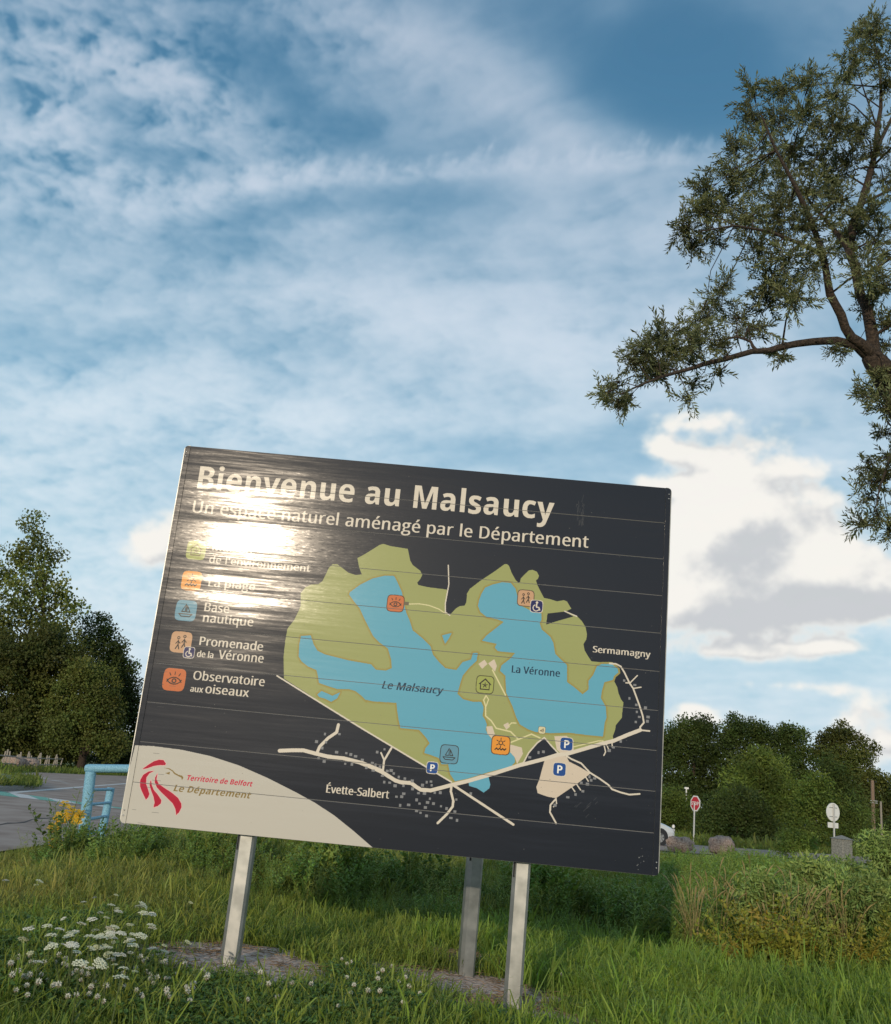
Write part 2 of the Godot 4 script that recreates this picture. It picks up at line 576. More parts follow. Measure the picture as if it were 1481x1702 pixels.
func make_ground() -> void:
	var xs := graded(-900.0, 900.0, -7.0, 12.0, 0.25)
	var zs := graded(-1400.0, 200.0, -25.0, 2.0, 0.25)
	var s := Soup.new()
	for j in zs.size() - 1:
		for i in xs.size() - 1:
			var p := []
			for o in [[0, 0], [1, 0], [1, 1], [0, 1]]:
				var x := xs[i + o[0]]
				var z := zs[j + o[1]]
				var nrm := Vector3(height(x - 0.05, z) - height(x + 0.05, z), 0.1, height(x, z - 0.05) - height(x, z + 0.05)).normalized()
				p.append([Vector3(x, height(x, z), z), nrm])
			s.smooth(p[0], p[1], p[2])
			s.smooth(p[0], p[2], p[3])
	tag(put("ground", s.mesh(mats.turf)), "", "", "", "structure")
	tag(put("road", sheet(pairs(ROAD), 0.03, mats.asphalt)), "", "", "", "structure")
	# painted lines on the road
	var stripe := func(a: Vector2, b: Vector2, wide: float, m: Material, y: float) -> ArrayMesh:
		var g := on_ground(a.x, a.y, 0.03)
		var h := on_ground(b.x, b.y, 0.03)
		var o := (h - g).cross(Vector3.UP).normalized() * wide * 0.5
		return sheet(PackedVector2Array([Vector2(g.x + o.x, g.z + o.z), Vector2(h.x + o.x, h.z + o.z), Vector2(h.x - o.x, h.z - o.z), Vector2(g.x - o.x, g.z - o.z)]), y, m)
	for line in [[Vector2(15, 1318), Vector2(150, 1307)], [Vector2(150, 1307), Vector2(215, 1302)]]:
		tag(put("road_marking", stripe.call(line[0], line[1], 0.28, mats.white_paint, 0.036)), "", "", "", "structure")
	for line in [[Vector2(85, 1297.5), Vector2(103, 1298.5)], [Vector2(128, 1295), Vector2(143, 1296)], [Vector2(104, 1301), Vector2(114, 1302)], [Vector2(60, 1293), Vector2(78, 1293.6)], [Vector2(20, 1292), Vector2(46, 1293)]]:
		tag(put("road_marking", stripe.call(line[0], line[1], 0.5, mats.white_paint, 0.036)), "", "", "", "structure")
	var cuts := [-40.0, 25.0, 58.0, 88.0, 124.0, 150.0, 186.0, 230.0]
	for k in cuts.size() - 1:
		var quad_px := []
		for x in [cuts[k], cuts[k + 1]]:
			quad_px.append([Vector2(x - 12.0, 1313.5 + 0.137 * x - (0.0 if k % 2 else 0.0)), Vector2(x + 8.0, 1323.0 + 0.112 * x)])
		var corner := PackedVector2Array()
		for q in [quad_px[0][0], quad_px[1][0], quad_px[1][1], quad_px[0][1]]:
			var g := on_ground(q.x, q.y, 0.03)
			corner.append(Vector2(g.x, g.z))
		tag(put("road_marking", sheet(corner, 0.036, mats.green_paint if k % 2 == 0 else mats.white_paint)), "", "", "", "structure")
	# the tarred joint across the carriageway
	var joint := PackedVector2Array()
	var back := PackedVector2Array()
	for k in 12:
		var x := -30.0 + 14.0 * k
		var y := 1371.0 - 0.155 * x + 1.6 * sin(k * 1.7)
		var g := on_ground(x, y, 0.03)
		joint.append(Vector2(g.x, g.z))
		g = on_ground(x, y + 1.3 + 0.5 * sin(k * 2.9), 0.03)
		back.insert(0, Vector2(g.x, g.z))
	joint.append_array(back)
	tag(put("road_seam", sheet(joint, 0.036, plain(0.05, 0.045, 0.042, 0.95))), "", "", "", "structure")
	# the grassed island with its kerb
	var rim := PackedVector2Array()
	for q in [[-160, 1322], [-80, 1319.5], [0, 1315], [40, 1312.5], [58, 1310], [63, 1307.5], [55, 1304], [30, 1300.5], [0, 1297], [-80, 1290], [-160, 1284]]:
		var g := on_ground(q[0], q[1], 0.03)
		rim.append(Vector2(g.x, g.z))
	var kerb := Soup.new()
	var lay := Transform3D(Basis(Vector3.RIGHT, Vector3(0, 0, 1), Vector3.UP), Vector3.ZERO)
	kerb.flat(rim, 0.17, 0.031, lay)
	tag(put("kerb", kerb.mesh(mats.concrete)), "", "", "", "structure")
	var inner := Geometry2D.offset_polygon(rim, -0.25)[0]
	var mound := Soup.new()
	var mid := Vector2.ZERO
	for p in inner:
		mid += p / inner.size()
	for k in inner.size():
		var a := inner[k]
		var b := inner[(k + 1) % inner.size()]
		for ring in [[1.0, 0.18, 0.8, 0.36], [0.8, 0.36, 0.0, 0.5]]:
			var q := []
			for o in [[a, ring[0], ring[1]], [b, ring[0], ring[1]], [b, ring[2], ring[3]], [a, ring[2], ring[3]]]:
				var g: Vector2 = mid + (o[0] - mid) * o[1]
				q.append([Vector3(g.x, o[2], g.y), Vector3.UP])
			mound.smooth(q[0], q[1], q[2])
			mound.smooth(q[0], q[2], q[3])
	tag(put("grass_island", mound.mesh(mats.turf)), "", "", "", "structure")
	# bare earth round the feet of the posts
	for patch in [[388, 1602, 0.7, 0.78], [790, 1645, 0.75, 0.5], [850, 1690, 0.62, 0.42], [740, 1590, 0.35, 0.3], [800, 1600, 0.3, 0.35]]:
		var c := foot(patch[0], patch[1])
		var bare := Soup.new()
		for k in 40:
			var q := []
			for j in [k, k + 1]:
				var ang: float = TAU * j / 40.0
				var r := 1.0 + 0.16 * sin(3.0 * ang + patch[0]) + 0.1 * sin(7.0 * ang + 2.0) + 0.06 * sin(13.0 * ang)
				for f in [0.5, 1.0]:
					var x: float = c.x + cos(ang) * r * patch[2] * f
					var z: float = c.z + sin(ang) * r * patch[3] * f
					q.append([Vector3(x, height(x, z) + 0.012 + 0.003 * (1.0 - f), z), Vector3.UP])
			var y0 := height(c.x, c.z) + 0.018
			bare.smooth([Vector3(c.x, y0, c.z), Vector3.UP], q[0], q[2])
			bare.smooth(q[0], q[1], q[3])
			bare.smooth(q[0], q[3], q[2])
		tag(put("bare_earth", bare.mesh(mats.soil), null, Transform3D(Basis.IDENTITY, Vector3(0, 0.002 * taken.get("bare_earth", 0), 0))), "", "", "", "structure")


# what is printed on the sign, in millimetres from its top left corner

const SHAPES := {
	"green": [971,1643,947,1492,944,1380,948,1293,987,1228,1011,1156,1019,1120,1007,1032,1035,985,1072,962,1123,955,1151,930,1170,875,1185,828,1208,799,1243,796,1281,820,1330,851,1384,863,1427,854,1403,809,1381,738,1434,702,1531,625,1557,615,1611,627,1737,636,1764,722,1785,752,1842,788,1861,817,1849,850,1830,878,1840,894,1907,903,2048,908,2046,975,2047,1054,2061,1080,2076,1094,2093,1077,2124,1037,2149,1019,2183,1012,2193,987,2192,925,2210,887,2279,823,2377,743,2442,685,2460,682,2476,693,2500,745,2531,792,2551,810,2565,804,2566,780,2597,741,2621,714,2647,707,2679,718,2696,746,2691,768,2677,783,2691,818,2721,869,2743,904,2785,909,2838,920,2885,907,2908,914,2927,943,2942,964,2904,987,2984,1013,3021,1045,3050,1086,3063,1138,3060,1173,3042,1209,3052,1251,3080,1292,3104,1323,3177,1325,3254,1328,3294,1359,3302,1388,3280,1414,3269,1446,3293,1487,3304,1528,3323,1568,3341,1588,3336,1643,3334,1693,3295,1747,3292,1779,3278,1822,3284,1854,3198,1887,2977,1976,2822,2026,2667,2076,2481,2149,2205,2237,1545,1928],
	"darknotch": [2775,1014,2895,989,2960,1018,2857,1058,2771,1094],
	"darktri": [2810,1878,2910,1978,2678,2059,2710,1987,2763,1917],
	"water1": [1356,992,1427,928,1509,876,1593,848,1659,844,1685,882,1729,959,1751,1037,1776,1105,1804,1155,1833,1223,1903,1269,1969,1323,1993,1382,2041,1429,2088,1467,2166,1472,2204,1413,2262,1390,2271,1342,2305,1339,2302,1395,2259,1442,2214,1506,2202,1558,2188,1635,2230,1669,2299,1680,2358,1675,2378,1711,2375,1770,2394,1793,2410,1825,2404,1858,2419,1888,2474,1941,2584,1997,2616,2026,2622,2058,2596,2089,2442,2143,2313,2195,2224,2223,2187,2178,2168,2115,2122,2119,2101,2080,2032,2062,1998,2056,2003,2023,2029,1988,2004,1957,1981,1935,1948,1905,1880,1904,1817,1904,1797,1843,1782,1786,1772,1737,1607,1742,1555,1735,1563,1743,1526,1712,1479,1683,1435,1674,1351,1681,1281,1666,1219,1651,1203,1597,1190,1564,1127,1544,1079,1514,1053,1482,1046,1397,1050,1336,1118,1325,1148,1388,1179,1428,1234,1449,1410,1476,1566,1488,1605,1523,1673,1523,1714,1501,1703,1442,1672,1367,1607,1330,1559,1290,1527,1241,1484,1175,1440,1100,1390,1051,1354,1010],
	"water2": [2296,915,2318,869,2368,842,2436,818,2498,817,2536,858,2559,927,2590,978,2662,1007,2732,1018,2736,1062,2725,1089,2741,1131,2805,1178,2830,1219,2848,1295,2894,1334,2935,1365,2943,1484,2992,1513,3055,1558,3095,1521,3091,1462,3122,1417,3144,1355,3177,1335,3246,1329,3290,1359,3296,1384,3267,1412,3260,1439,3202,1461,3188,1521,3183,1572,3220,1628,3229,1702,3218,1736,3211,1832,3077,1831,2975,1828,2858,1842,2749,1845,2697,1832,2636,1804,2607,1757,2575,1684,2525,1596,2514,1513,2511,1480,2470,1449,2479,1410,2535,1358,2566,1316,2445,1314,2421,1290,2432,1263,2327,1251,2358,1209,2470,1103,2425,1089,2346,1079,2299,1048,2278,1006,2283,961],
	"water3": [2315,2209,2322,2243,2377,2254,2425,2278,2460,2247,2466,2222,2445,2159],
	"water4": [1217,1731,1243,1704,1287,1717,1323,1730,1375,1700,1359,1744,1320,1772,1276,1755,1232,1747],
	"water5": [2043,1239,2110,1215,2092,1260,2070,1297],
	"park": [2923,1981,2970,1989,2989,2020,3057,2046,3139,2084,3111,2110,3048,2164,2915,2268,2865,2265,2823,2256,2789,2247,2777,2208,2794,2158,2809,2084,2822,2026],
	"park2": [2877,1861,2960,1850,3008,1879,3017,1944,2935,1979,2899,1946],
	"sand": [2579,1944,2660,1957,2672,1997,2636,2069,2617,2026,2584,1997],
	"sand2": [2406,1839,2447,1832,2469,1884,2455,1918,2419,1888],
	"sand3": [2522,1817,2554,1797,2569,1825,2546,1848],
	"sand4": [2316,1416,2356,1382,2380,1410,2345,1447],
	"sand5": [2384,1405,2424,1372,2447,1417,2436,1459],
	"swoosh": [17,2189,141,2183,340,2189,541,2212,745,2255,952,2319,1159,2395,1297,2451,1436,2520,1576,2606,1719,2701,1729,2776,-3,2806,-13,2622],
	"lion1": [93,2341,124,2313,162,2283,196,2269,227,2270,246,2290,244,2301,209,2303,168,2313,122,2334],
	"lion2": [173,2346,138,2353,106,2377,91,2414,97,2454,113,2482,134,2512,152,2537,165,2518,169,2498,153,2467,134,2433,130,2392,146,2364],
	"lion3": [163,2407,159,2437,175,2471,201,2515,214,2549,212,2581,239,2570,257,2551,257,2531,225,2496,193,2469,176,2441],
	"lion4": [200,2361,190,2387,191,2416,211,2450,247,2479,295,2513,337,2544,361,2577,373,2615,389,2598,400,2562,394,2539,367,2506,319,2476,266,2451,219,2426,200,2398],
	"lioneye": [253,2353,283,2342,284,2360],
	"snout": [236,2319,273,2318,303,2331,319,2345,344,2355,371,2359,381,2370,374,2389,367,2372,342,2363,313,2352,298,2336,271,2324],
}
const STROKES := [
	["R", 11, [920,1629,1545,1928,2200,2229]],
	["R", 27, [1009,2133,1093,2122,1171,2115,1266,2130,1346,2141,1451,2142,1585,2162,1721,2201,1575,2163,1626,2175,1722,2207,1820,2255,1862,2263,1929,2261,1964,2282,1999,2299,2066,2297,2130,2275,2202,2249,2315,2211,2492,2143,2677,2066,2666,2072,2821,2018,2910,1982,2968,1972,3198,1883,3284,1854,3378,1805,3464,1764]],
	["R", 22, [1265,2126,1279,2080,1329,2018,1383,1974,1389,1922]],
	["R", 15, [1770,2044,1730,2129,1730,2202]],
	["R", 12, [1703,2082,1730,2129]],
	["R", 17, [2202,2253,2202,2289,2225,2351,2224,2387,2188,2442,2133,2503]],
	["R", 17, [2214,2248,2640,2465]],
	["R", 12, [3528,1765,3464,1764,3463,1743,3487,1712,3476,1663,3452,1598,3404,1485,3376,1449,3338,1380,3310,1340,3275,1326,3232,1327]],
	["R", 9, [3380,1449,3429,1393]],
	["R", 9, [3351,1451,3380,1449]],
	["R", 9, [3404,1485,3458,1471]],
	["R", 12, [2969,1985,3004,2002,3072,2024,3134,2080,3203,2114,3264,2149,3290,2175,3349,2190,3408,2199,3477,2188]],
	["R", 12, [2915,2272,2881,2315,2880,2363,2926,2430]],
	["R", 9, [2915,2272,2921,2303,2902,2325]],
	["R", 9, [3017,2187,3039,2213]],
	["R", 9, [3048,2164,3077,2199]],
	["R", 9, [3107,2111,3126,2137]],
	["R", 9, [3218,1877,3234,1933,3223,1957]],
	["R", 8, [3235,1879,3259,1922]],
	["R", 9, [3273,1855,3278,1896]],
	["R", 10, [2678,2059,2710,1987,2763,1917,2810,1876,2860,1925,2919,1977]],
	["R", 9, [2040,729,2057,867,2045,1010,2051,1072,2084,1091]],
	["R", 9, [2895,986,2984,1015]],
	["P", 10, [2418,1449,2522,1614]],
	["P", 10, [2388,1630,2373,1661,2390,1701,2396,1768,2437,1797,2475,1844,2576,1858,2630,1902]],
	["P", 10, [2578,1932,2720,1861,2780,1881]],
	["P", 8, [1769,1040,1859,1029,1930,1034,2002,1054,2057,1084]],
	["P", 8, [2556,1822,2579,1798,2609,1797]],
	["P", 8, [3015,1919,3180,1864,3213,1861]],
	["P", 8, [2388,1630,2407,1654,2394,1701]],
]
const HOUSES := [1725,2058,1678,2081,1653,2156,1675,2166,1616,2192,1664,2205,1706,2176,1759,2199,1787,2193,1806,2211,1730,2234,1842,2232,1884,2237,1936,2248,1747,2273,1784,2274,1824,2290,1881,2285,1945,2300,2035,2248,2064,2241,2009,2270,2071,2265,1986,2324,2027,2322,2096,2310,2133,2307,1887,2337,1840,2361,1876,2358,2067,2353,1978,2369,2054,2378,2001,2391,2095,2382,1928,2405,1871,2415,2041,2411,2146,2394,2185,2406,1986,2440,2012,2449,2055,2465,2220,2464,2262,2475,2244,2421,2245,2341,2339,2293,2720,2017,2778,1981,2811,1972,2995,2257,3046,2234,3095,2207,3123,2158,3146,2131,3170,2117,3135,2108,3081,2153,2914,2316,3335,1854,3287,1899,3259,1922,3341,1437,3415,1462,3382,1558,3431,1596,3495,1611,3437,1646,3456,1678,3515,1672,3432,1713,3512,1702,1306,1994,1404,1985,1255,2050,1320,2048,1299,2089,1401,2108,1467,2108,1500,2114,1534,2122,1283,2159,1324,2176,1469,2178,1515,2177,1583,2143,1615,2191]
const ICONS := [
	["eye", 1691, 1042, 125],
	["promenade", 2613, 918, 122],
	["wheelchair", 2694, 970, 93],
	["house", 2374, 1555, 127],
	["boat", 2169, 2048, 129],
	["beach", 2515, 1955, 131],
	["p", 2062, 2148, 82],
	["p", 2964, 1906, 93],
	["p", 2927, 2078, 93],
	["view", 2790, 1828, 50],
	["house2", 211, 789, 140],
	["beach2", 214, 1015, 143],
	["boat2", 210, 1232, 150],
	["promenade2", 212, 1458, 150],
	["wheelchair2", 280, 1525, 82],
	["eye2", 208, 1722, 157],
	["pier", 1764, 1037, 26],
]
const LETTERING := [
	["Bienvenue au Malsaucy", 139, 324, 2635, 173, "b"],
	["Un espace naturel aménagé par le Département", 136, 508, 2900, 91, "r"],
	["Maison", 328, 779, 287, 55, "r"],
	["de l'environnement", 318, 870, 733, 51, "r"],
	["La plage", 340, 1042, 334, 54, "r"],
	["Base", 340, 1223, 175, 63, "r"],
	["nautique", 342, 1300, 358, 62, "r"],
	["Promenade", 344, 1466, 449, 61, "r"],
	["de la", 340, 1549, 113, 44, "r"],
	["Véronne", 491, 1548, 318, 62, "r"],
	["Observatoire", 339, 1709, 501, 62, "r"],
	["aux", 332, 1793, 88, 42, "r"],
	["oiseaux", 438, 1793, 304, 61, "r"],
	["Le Malsaucy", 1661, 1647, 432, 52, "i"],
	["La Véronne", 2553, 1453, 336, 50, "m"],
	["Sermamagny", 3111, 1259, 403, 45, "r"],
	["Évette-Salbert", 1362, 2377, 425, 53, "r"],
	["Territoire de Belfort", 402, 2385, 457, 34, "t"],
	["Le Département", 327, 2464, 533, 42, "d"],
]


# ---------------------------------------------------------------- the sign

func fill_shape(im: Image, pts: PackedVector2Array, color: Color) -> void:
	var low := 1e9
	var up := -1e9
	for p in pts:
		low = minf(low, p.y)
		up = maxf(up, p.y)
	for y in range(maxi(0, int(floor(low))), mini(im.get_height() - 1, int(ceil(up))) + 1):
		var yc := y + 0.5
		var xs := PackedFloat32Array()
		for k in pts.size():
			var a := pts[k]
			var b := pts[(k + 1) % pts.size()]
			if (a.y <= yc) != (b.y <= yc):
				xs.append(a.x + (yc - a.y) / (b.y - a.y) * (b.x - a.x))
		xs.sort()
		for k in range(0, xs.size() - 1, 2):
			var x0 := int(round(xs[k]))
			var x1 := int(round(xs[k + 1]))
			if x1 > x0:
				im.fill_rect(Rect2i(x0, y, x1 - x0, 1), color)


func disc(im: Image, at: Vector2, r: float, color: Color) -> void:
	var ring := PackedVector2Array()
	for k in 14:
		ring.append(at + Vector2.from_angle(TAU * k / 14.0) * r)
	fill_shape(im, ring, color)


func stroke(im: Image, pts: PackedVector2Array, wide: float, color: Color, closed := false) -> void:
	for k in pts.size() - (0 if closed else 1):
		var a := pts[k]
		var b := pts[(k + 1) % pts.size()]
		var o := (b - a).orthogonal().normalized() * wide * 0.5
		fill_shape(im, PackedVector2Array([a + o, b + o, b - o, a - o]), color)
	for p in pts:
		disc(im, p, wide * 0.5, color)


func letters(im: Image, text: String, at: Vector2, wide: float, cap: float, bold: bool, slant: float, color: Color, heavy := 0.0) -> void:
	var font := SystemFont.new()
	font.font_names = PackedStringArray(["Droid Sans"])
	font.font_weight = 700 if bold else 400
	var tm := TextMesh.new()
	tm.font = font
	tm.font_size = 64
	tm.depth = 0.0
	tm.pixel_size = 0.01
	tm.curve_step = 1.0
	tm.text = "H"
	var h := tm.get_aabb()
	var base := h.position.y
	var tall := h.size.y
	tm.text = text
	var box := tm.get_aabb()
	var faces := tm.get_faces()
	var sx := wide / (box.size.x + slant * tall)
	var sy := cap / tall
	for shift in ([0.0] if heavy == 0.0 else [-heavy, 0.0, heavy]):
		for k in range(0, faces.size(), 3):
			var t := PackedVector2Array()
			for j in 3:
				var p := faces[k + j]
				t.append(at + Vector2((p.x - box.position.x + slant * (p.y - base)) * sx + shift, -(p.y - base) * sy))
			fill_triangle(im, t, color)


func fill_triangle(im: Image, t: PackedVector2Array, color: Color) -> void:
	var low := minf(t[0].y, minf(t[1].y, t[2].y))
	var up := maxf(t[0].y, maxf(t[1].y, t[2].y))
	for y in range(maxi(0, int(floor(low))), mini(im.get_height() - 1, int(ceil(up))) + 1):
		var yc := y + 0.5
		var x0 := 1e9
		var x1 := -1e9
		for k in 3:
			var a := t[k]
			var b := t[(k + 1) % 3]
			if (a.y <= yc) != (b.y <= yc):
				var x := a.x + (yc - a.y) / (b.y - a.y) * (b.x - a.x)
				x0 = minf(x0, x)
				x1 = maxf(x1, x)
		var i0 := int(round(x0 - 0.01)) if x0 < 1e8 else 0
		var i1 := int(round(x1 + 0.01)) if x1 > -1e8 else 0
		if i1 > i0:
			im.fill_rect(Rect2i(i0, y, i1 - i0, 1), color)


const INK := Color8(33, 38, 48)
const CREAM := Color8(214, 205, 190)
const LAND := Color8(155, 160, 104)
const SHORE := Color8(156, 140, 76)
const WATER := Color8(98, 166, 190)
const HOUSE_GREY := Color8(132, 133, 136)


func make_print() -> ImageTexture:
	var k := 2048.0 / (SIGN_WIDE * 1000.0)
	var im := Image.create_empty(2048, int(SIGN_HIGH * 1000.0 * k), false, Image.FORMAT_RGB8)
	im.fill(INK)
	var shape := func(which: String) -> PackedVector2Array:
		var out := pairs(SHAPES[which])
		for j in out.size():
			out[j] *= k
		return out
	var paint := func(which: String, color: Color) -> void: fill_shape(im, shape.call(which), color)
	var gloss := func(a: Color, b: float) -> Color: return Color(a.r * b, a.g * b, a.b * b)
	paint.call("swoosh", Color8(192, 188, 178))
	paint.call("green", LAND)
	for w in ["water1", "water2", "water4", "water5"]:
		stroke(im, shape.call(w), 15.0, SHORE.lerp(LAND, 0.45), true)
	for w in ["water1", "water2", "water4", "water5"]:
		stroke(im, shape.call(w), 7.0, SHORE, true)
	for w in ["water1", "water2", "water3", "water4", "water5"]:
		paint.call(w, WATER)
	paint.call("darknotch", INK)
	paint.call("darktri", INK)
	for w in ["park", "park2", "sand", "sand2", "sand3", "sand4", "sand5"]:
		paint.call(w, Color8(208, 194, 176))
	for s in STROKES:
		var pts := pairs(s[2])
		for j in pts.size():
			pts[j] *= k
		stroke(im, pts, maxf(s[1] * k * 0.95, 3.0), CREAM if s[0] == "R" else Color8(214, 207, 160))
	var spots := pairs(HOUSES)
	for j in spots.size():
		var p := spots[j] * k
		var half := Vector2(4.0 + 3.0 * fmod(j * 0.37, 1.0), 4.0 + 2.0 * fmod(j * 0.61, 1.0))
		im.fill_rect(Rect2i(Vector2i(p - half), Vector2i(half * 2.0)), HOUSE_GREY)
	for t in LETTERING:
		var at := Vector2(t[1], t[2]) * k
		var wide: float = t[3] * k
		var cap: float = t[4] * k
		match t[5]:
			"b": letters(im, t[0], at, wide, cap, true, 0.0, CREAM)
			"r": letters(im, t[0], at, wide, cap, false, 0.0, CREAM, 1.0)
			"i": letters(im, t[0], at, wide, cap, false, 0.2, Color8(30, 56, 78), 0.8)
			"m": letters(im, t[0], at, wide, cap, false, 0.0, Color8(30, 56, 78), 0.8)
			"t": letters(im, t[0], at, wide, cap, true, 0.2, Color8(196, 44, 72))
			"d": letters(im, t[0], at, wide, cap, true, 0.22, Color8(136, 115, 70))
	for part in ["lion1", "lion2", "lion3", "lion4"]:
		stroke(im, shape.call(part), 4.0, Color8(226, 178, 176), true)
	for part in ["lion1", "lion2", "lion3", "lion4"]:
		paint.call(part, Color8(176, 26, 56))
	paint.call("lioneye", Color8(136, 115, 70))
	paint.call("snout", Color8(136, 115, 70))
	for i in ICONS:
		draw_icon(im, i[0], Vector2(i[1], i[2]) * k, i[3] * k)
	# scratches, bird marks and a worn lower corner
	var r := RandomNumberGenerator.new()
	r.seed = 5
	for j in 150:
		var p := Vector2(r.randf() * 2048.0, r.randf() * im.get_height())
		disc(im, p, r.randf_range(0.5, 1.5), Color8(120, 118, 112))
	for j in 12:
		var p := Vector2(r.randf_range(1960, 2010), r.randf_range(1440, 1510))
		disc(im, p, r.randf_range(0.6, 2.0), Color8(140, 142, 142))
	for j in 22:
		var p := Vector2(1668.0 + r.randf_range(-14, 20), r.randf_range(60, 180))
		stroke(im, PackedVector2Array([p, p + Vector2(r.randf_range(-3, 8), r.randf_range(10, 34))]), 1.0, Color8(88, 88, 88))
	for j in 8:
		var p := Vector2(r.randf_range(1720, 1850), r.randf_range(1260, 1330))
		stroke(im, PackedVector2Array([p, p + Vector2(-22, 24) * r.randf_range(0.3, 1.0)]), 1.4, Color8(74, 76, 80))
	for j in 40:
		var p := Vector2(r.randf_range(40, 130), r.randf_range(0, im.get_height()))
		stroke(im, PackedVector2Array([p, p + Vector2(r.randf_range(6, 40), 0)]), 1.0, Color8(84, 84, 84))
	return ImageTexture.create_from_image(im)


func draw_icon(im: Image, kind: String, at: Vector2, s: float) -> void:
	var fills := {"eye": Color8(198, 112, 68), "promenade": Color8(196, 156, 122), "wheelchair": Color8(38, 42, 92), "house": Color8(158, 166, 92), "boat": Color8(98, 148, 170), "beach": Color8(226, 150, 60), "p": Color8(36, 76, 142), "view": Color8(214, 206, 170), "pier": Color8(110, 100, 80)}
	var key := kind.trim_suffix("2")
	var ink := Color8(52, 46, 42)
	if kind == "house2":
		ink = Color8(110, 100, 60)
	var frame := func(size: float, color: Color) -> void:
		var ring := PackedVector2Array()
		for j in 40:
			var a := TAU * j / 40.0
			ring.append(at + Vector2(signf(cos(a)) * pow(absf(cos(a)), 0.42), signf(sin(a)) * pow(absf(sin(a)), 0.42)) * size * 0.5)
		fill_shape(im, ring, color)
	if key == "pier":
		im.fill_rect(Rect2i(Vector2i(at - Vector2(s, s) * 0.5), Vector2i(int(s * 1.4), int(s))), fills.pier)
		return
	if key in ["p", "wheelchair"]:
		frame.call(s, CREAM)
		frame.call(s * 0.9, fills[key])
	elif kind.ends_with("2"):
		frame.call(s, fills[key])
	else:
		frame.call(s, fills[key].lerp(ink, 0.75))
		frame.call(s * 0.92, fills[key])
	var line := func(list: Array, wide: float, color: Color, closed := false) -> void:
		var pts := PackedVector2Array()
		for j in range(0, list.size(), 2):
			pts.append(at + Vector2(list[j], list[j + 1]) * s)
		stroke(im, pts, wide * s, color, closed)
	var ring := func(x: float, y: float, r: float, wide: float, color: Color, from := 0.0, to := TAU) -> void:
		var pts := []
		for j in 15:
			var a := lerpf(from, to, j / 14.0)
			pts.append(x + cos(a) * r)
			pts.append(y + sin(a) * r)
		line.call(pts, wide, color)
	match key:
		"eye":
			ring.call(0.0, 0.26, 0.36, 0.045, ink, -PI * 0.85, -PI * 0.15)
			ring.call(0.0, -0.16, 0.36, 0.045, ink, PI * 0.15, PI * 0.85)
			ring.call(0.0, 0.05, 0.085, 0.05, ink)
			line.call([0.0, -0.34, 0.0, -0.22], 0.04, ink)
			line.call([-0.24, -0.28, -0.18, -0.18], 0.04, ink)
			line.call([0.24, -0.28, 0.18, -0.18], 0.04, ink)
		"house":
			line.call([-0.24, 0.26, -0.24, -0.08, 0.0, -0.3, 0.24, -0.08, 0.24, 0.26], 0.055, ink, true)
			line.call([-0.32, -0.02, 0.0, -0.32, 0.32, -0.02], 0.05, ink)
			for a in 5:
				line.call([0.0, 0.03, cos(a * 1.257 - 1.57) * 0.13, 0.03 + sin(a * 1.257 - 1.57) * 0.13], 0.045, ink)
		"boat":
			line.call([-0.32, 0.16, 0.32, 0.16, 0.2, 0.28, -0.2, 0.28], 0.045, ink, true)
			line.call([-0.02, -0.3, -0.02, 0.06, -0.2, 0.06], 0.04, ink, true)
			line.call([0.04, -0.24, 0.2, 0.06, 0.04, 0.06], 0.04, ink, true)
		"beach":
			ring.call(0.0, -0.12, 0.1, 0.045, ink)
			for a in 6:
				var d := Vector2.from_angle(a * PI / 3.0 - PI / 2.0)
				line.call([d.x * 0.16, -0.12 + d.y * 0.16, d.x * 0.25, -0.12 + d.y * 0.25], 0.04, ink)
			line.call([-0.28, 0.24, -0.2, 0.16, -0.12, 0.24, -0.04, 0.16, 0.04, 0.24, 0.12, 0.16, 0.2, 0.24, 0.28, 0.16], 0.06, ink)
		"promenade":
			for p in [[-0.14, -0.08, 0.9], [0.14, -0.16, 1.05]]:
				ring.call(p[0], p[1] - 0.12, 0.055, 0.04, ink)
				line.call([p[0], p[1], p[0] + 0.02, p[1] + 0.2, p[0] - 0.08, p[1] + 0.4], 0.05, ink)
				line.call([p[0] + 0.02, p[1] + 0.2, p[0] + 0.08, p[1] + 0.4], 0.05, ink)
				line.call([p[0] - 0.1, p[1] + 0.16, p[0], p[1] + 0.03, p[0] + 0.1, p[1] + 0.14], 0.04, ink)
		"wheelchair":
			disc(im, at + Vector2(0.02, -0.3) * s, 0.1 * s, CREAM)
			line.call([0.0, -0.18, 0.0, 0.06, 0.18, 0.06, 0.26, 0.26], 0.1, CREAM)
			ring.call(-0.02, 0.12, 0.24, 0.08, CREAM, PI * 0.15, PI * 1.35)
		"p":
			letters(im, "P", at + Vector2(-0.17, 0.28) * s, s * 0.38, s * 0.56, true, 0.0, Color8(240, 238, 230))
		"view":
			line.call([-0.22, 0.1, 0.2, -0.2, 0.2, 0.24, -0.22, 0.1], 0.08, Color8(120, 110, 90))
			line.call([-0.22, 0.06, 0.28, 0.02], 0.07, Color8(120, 110, 90))


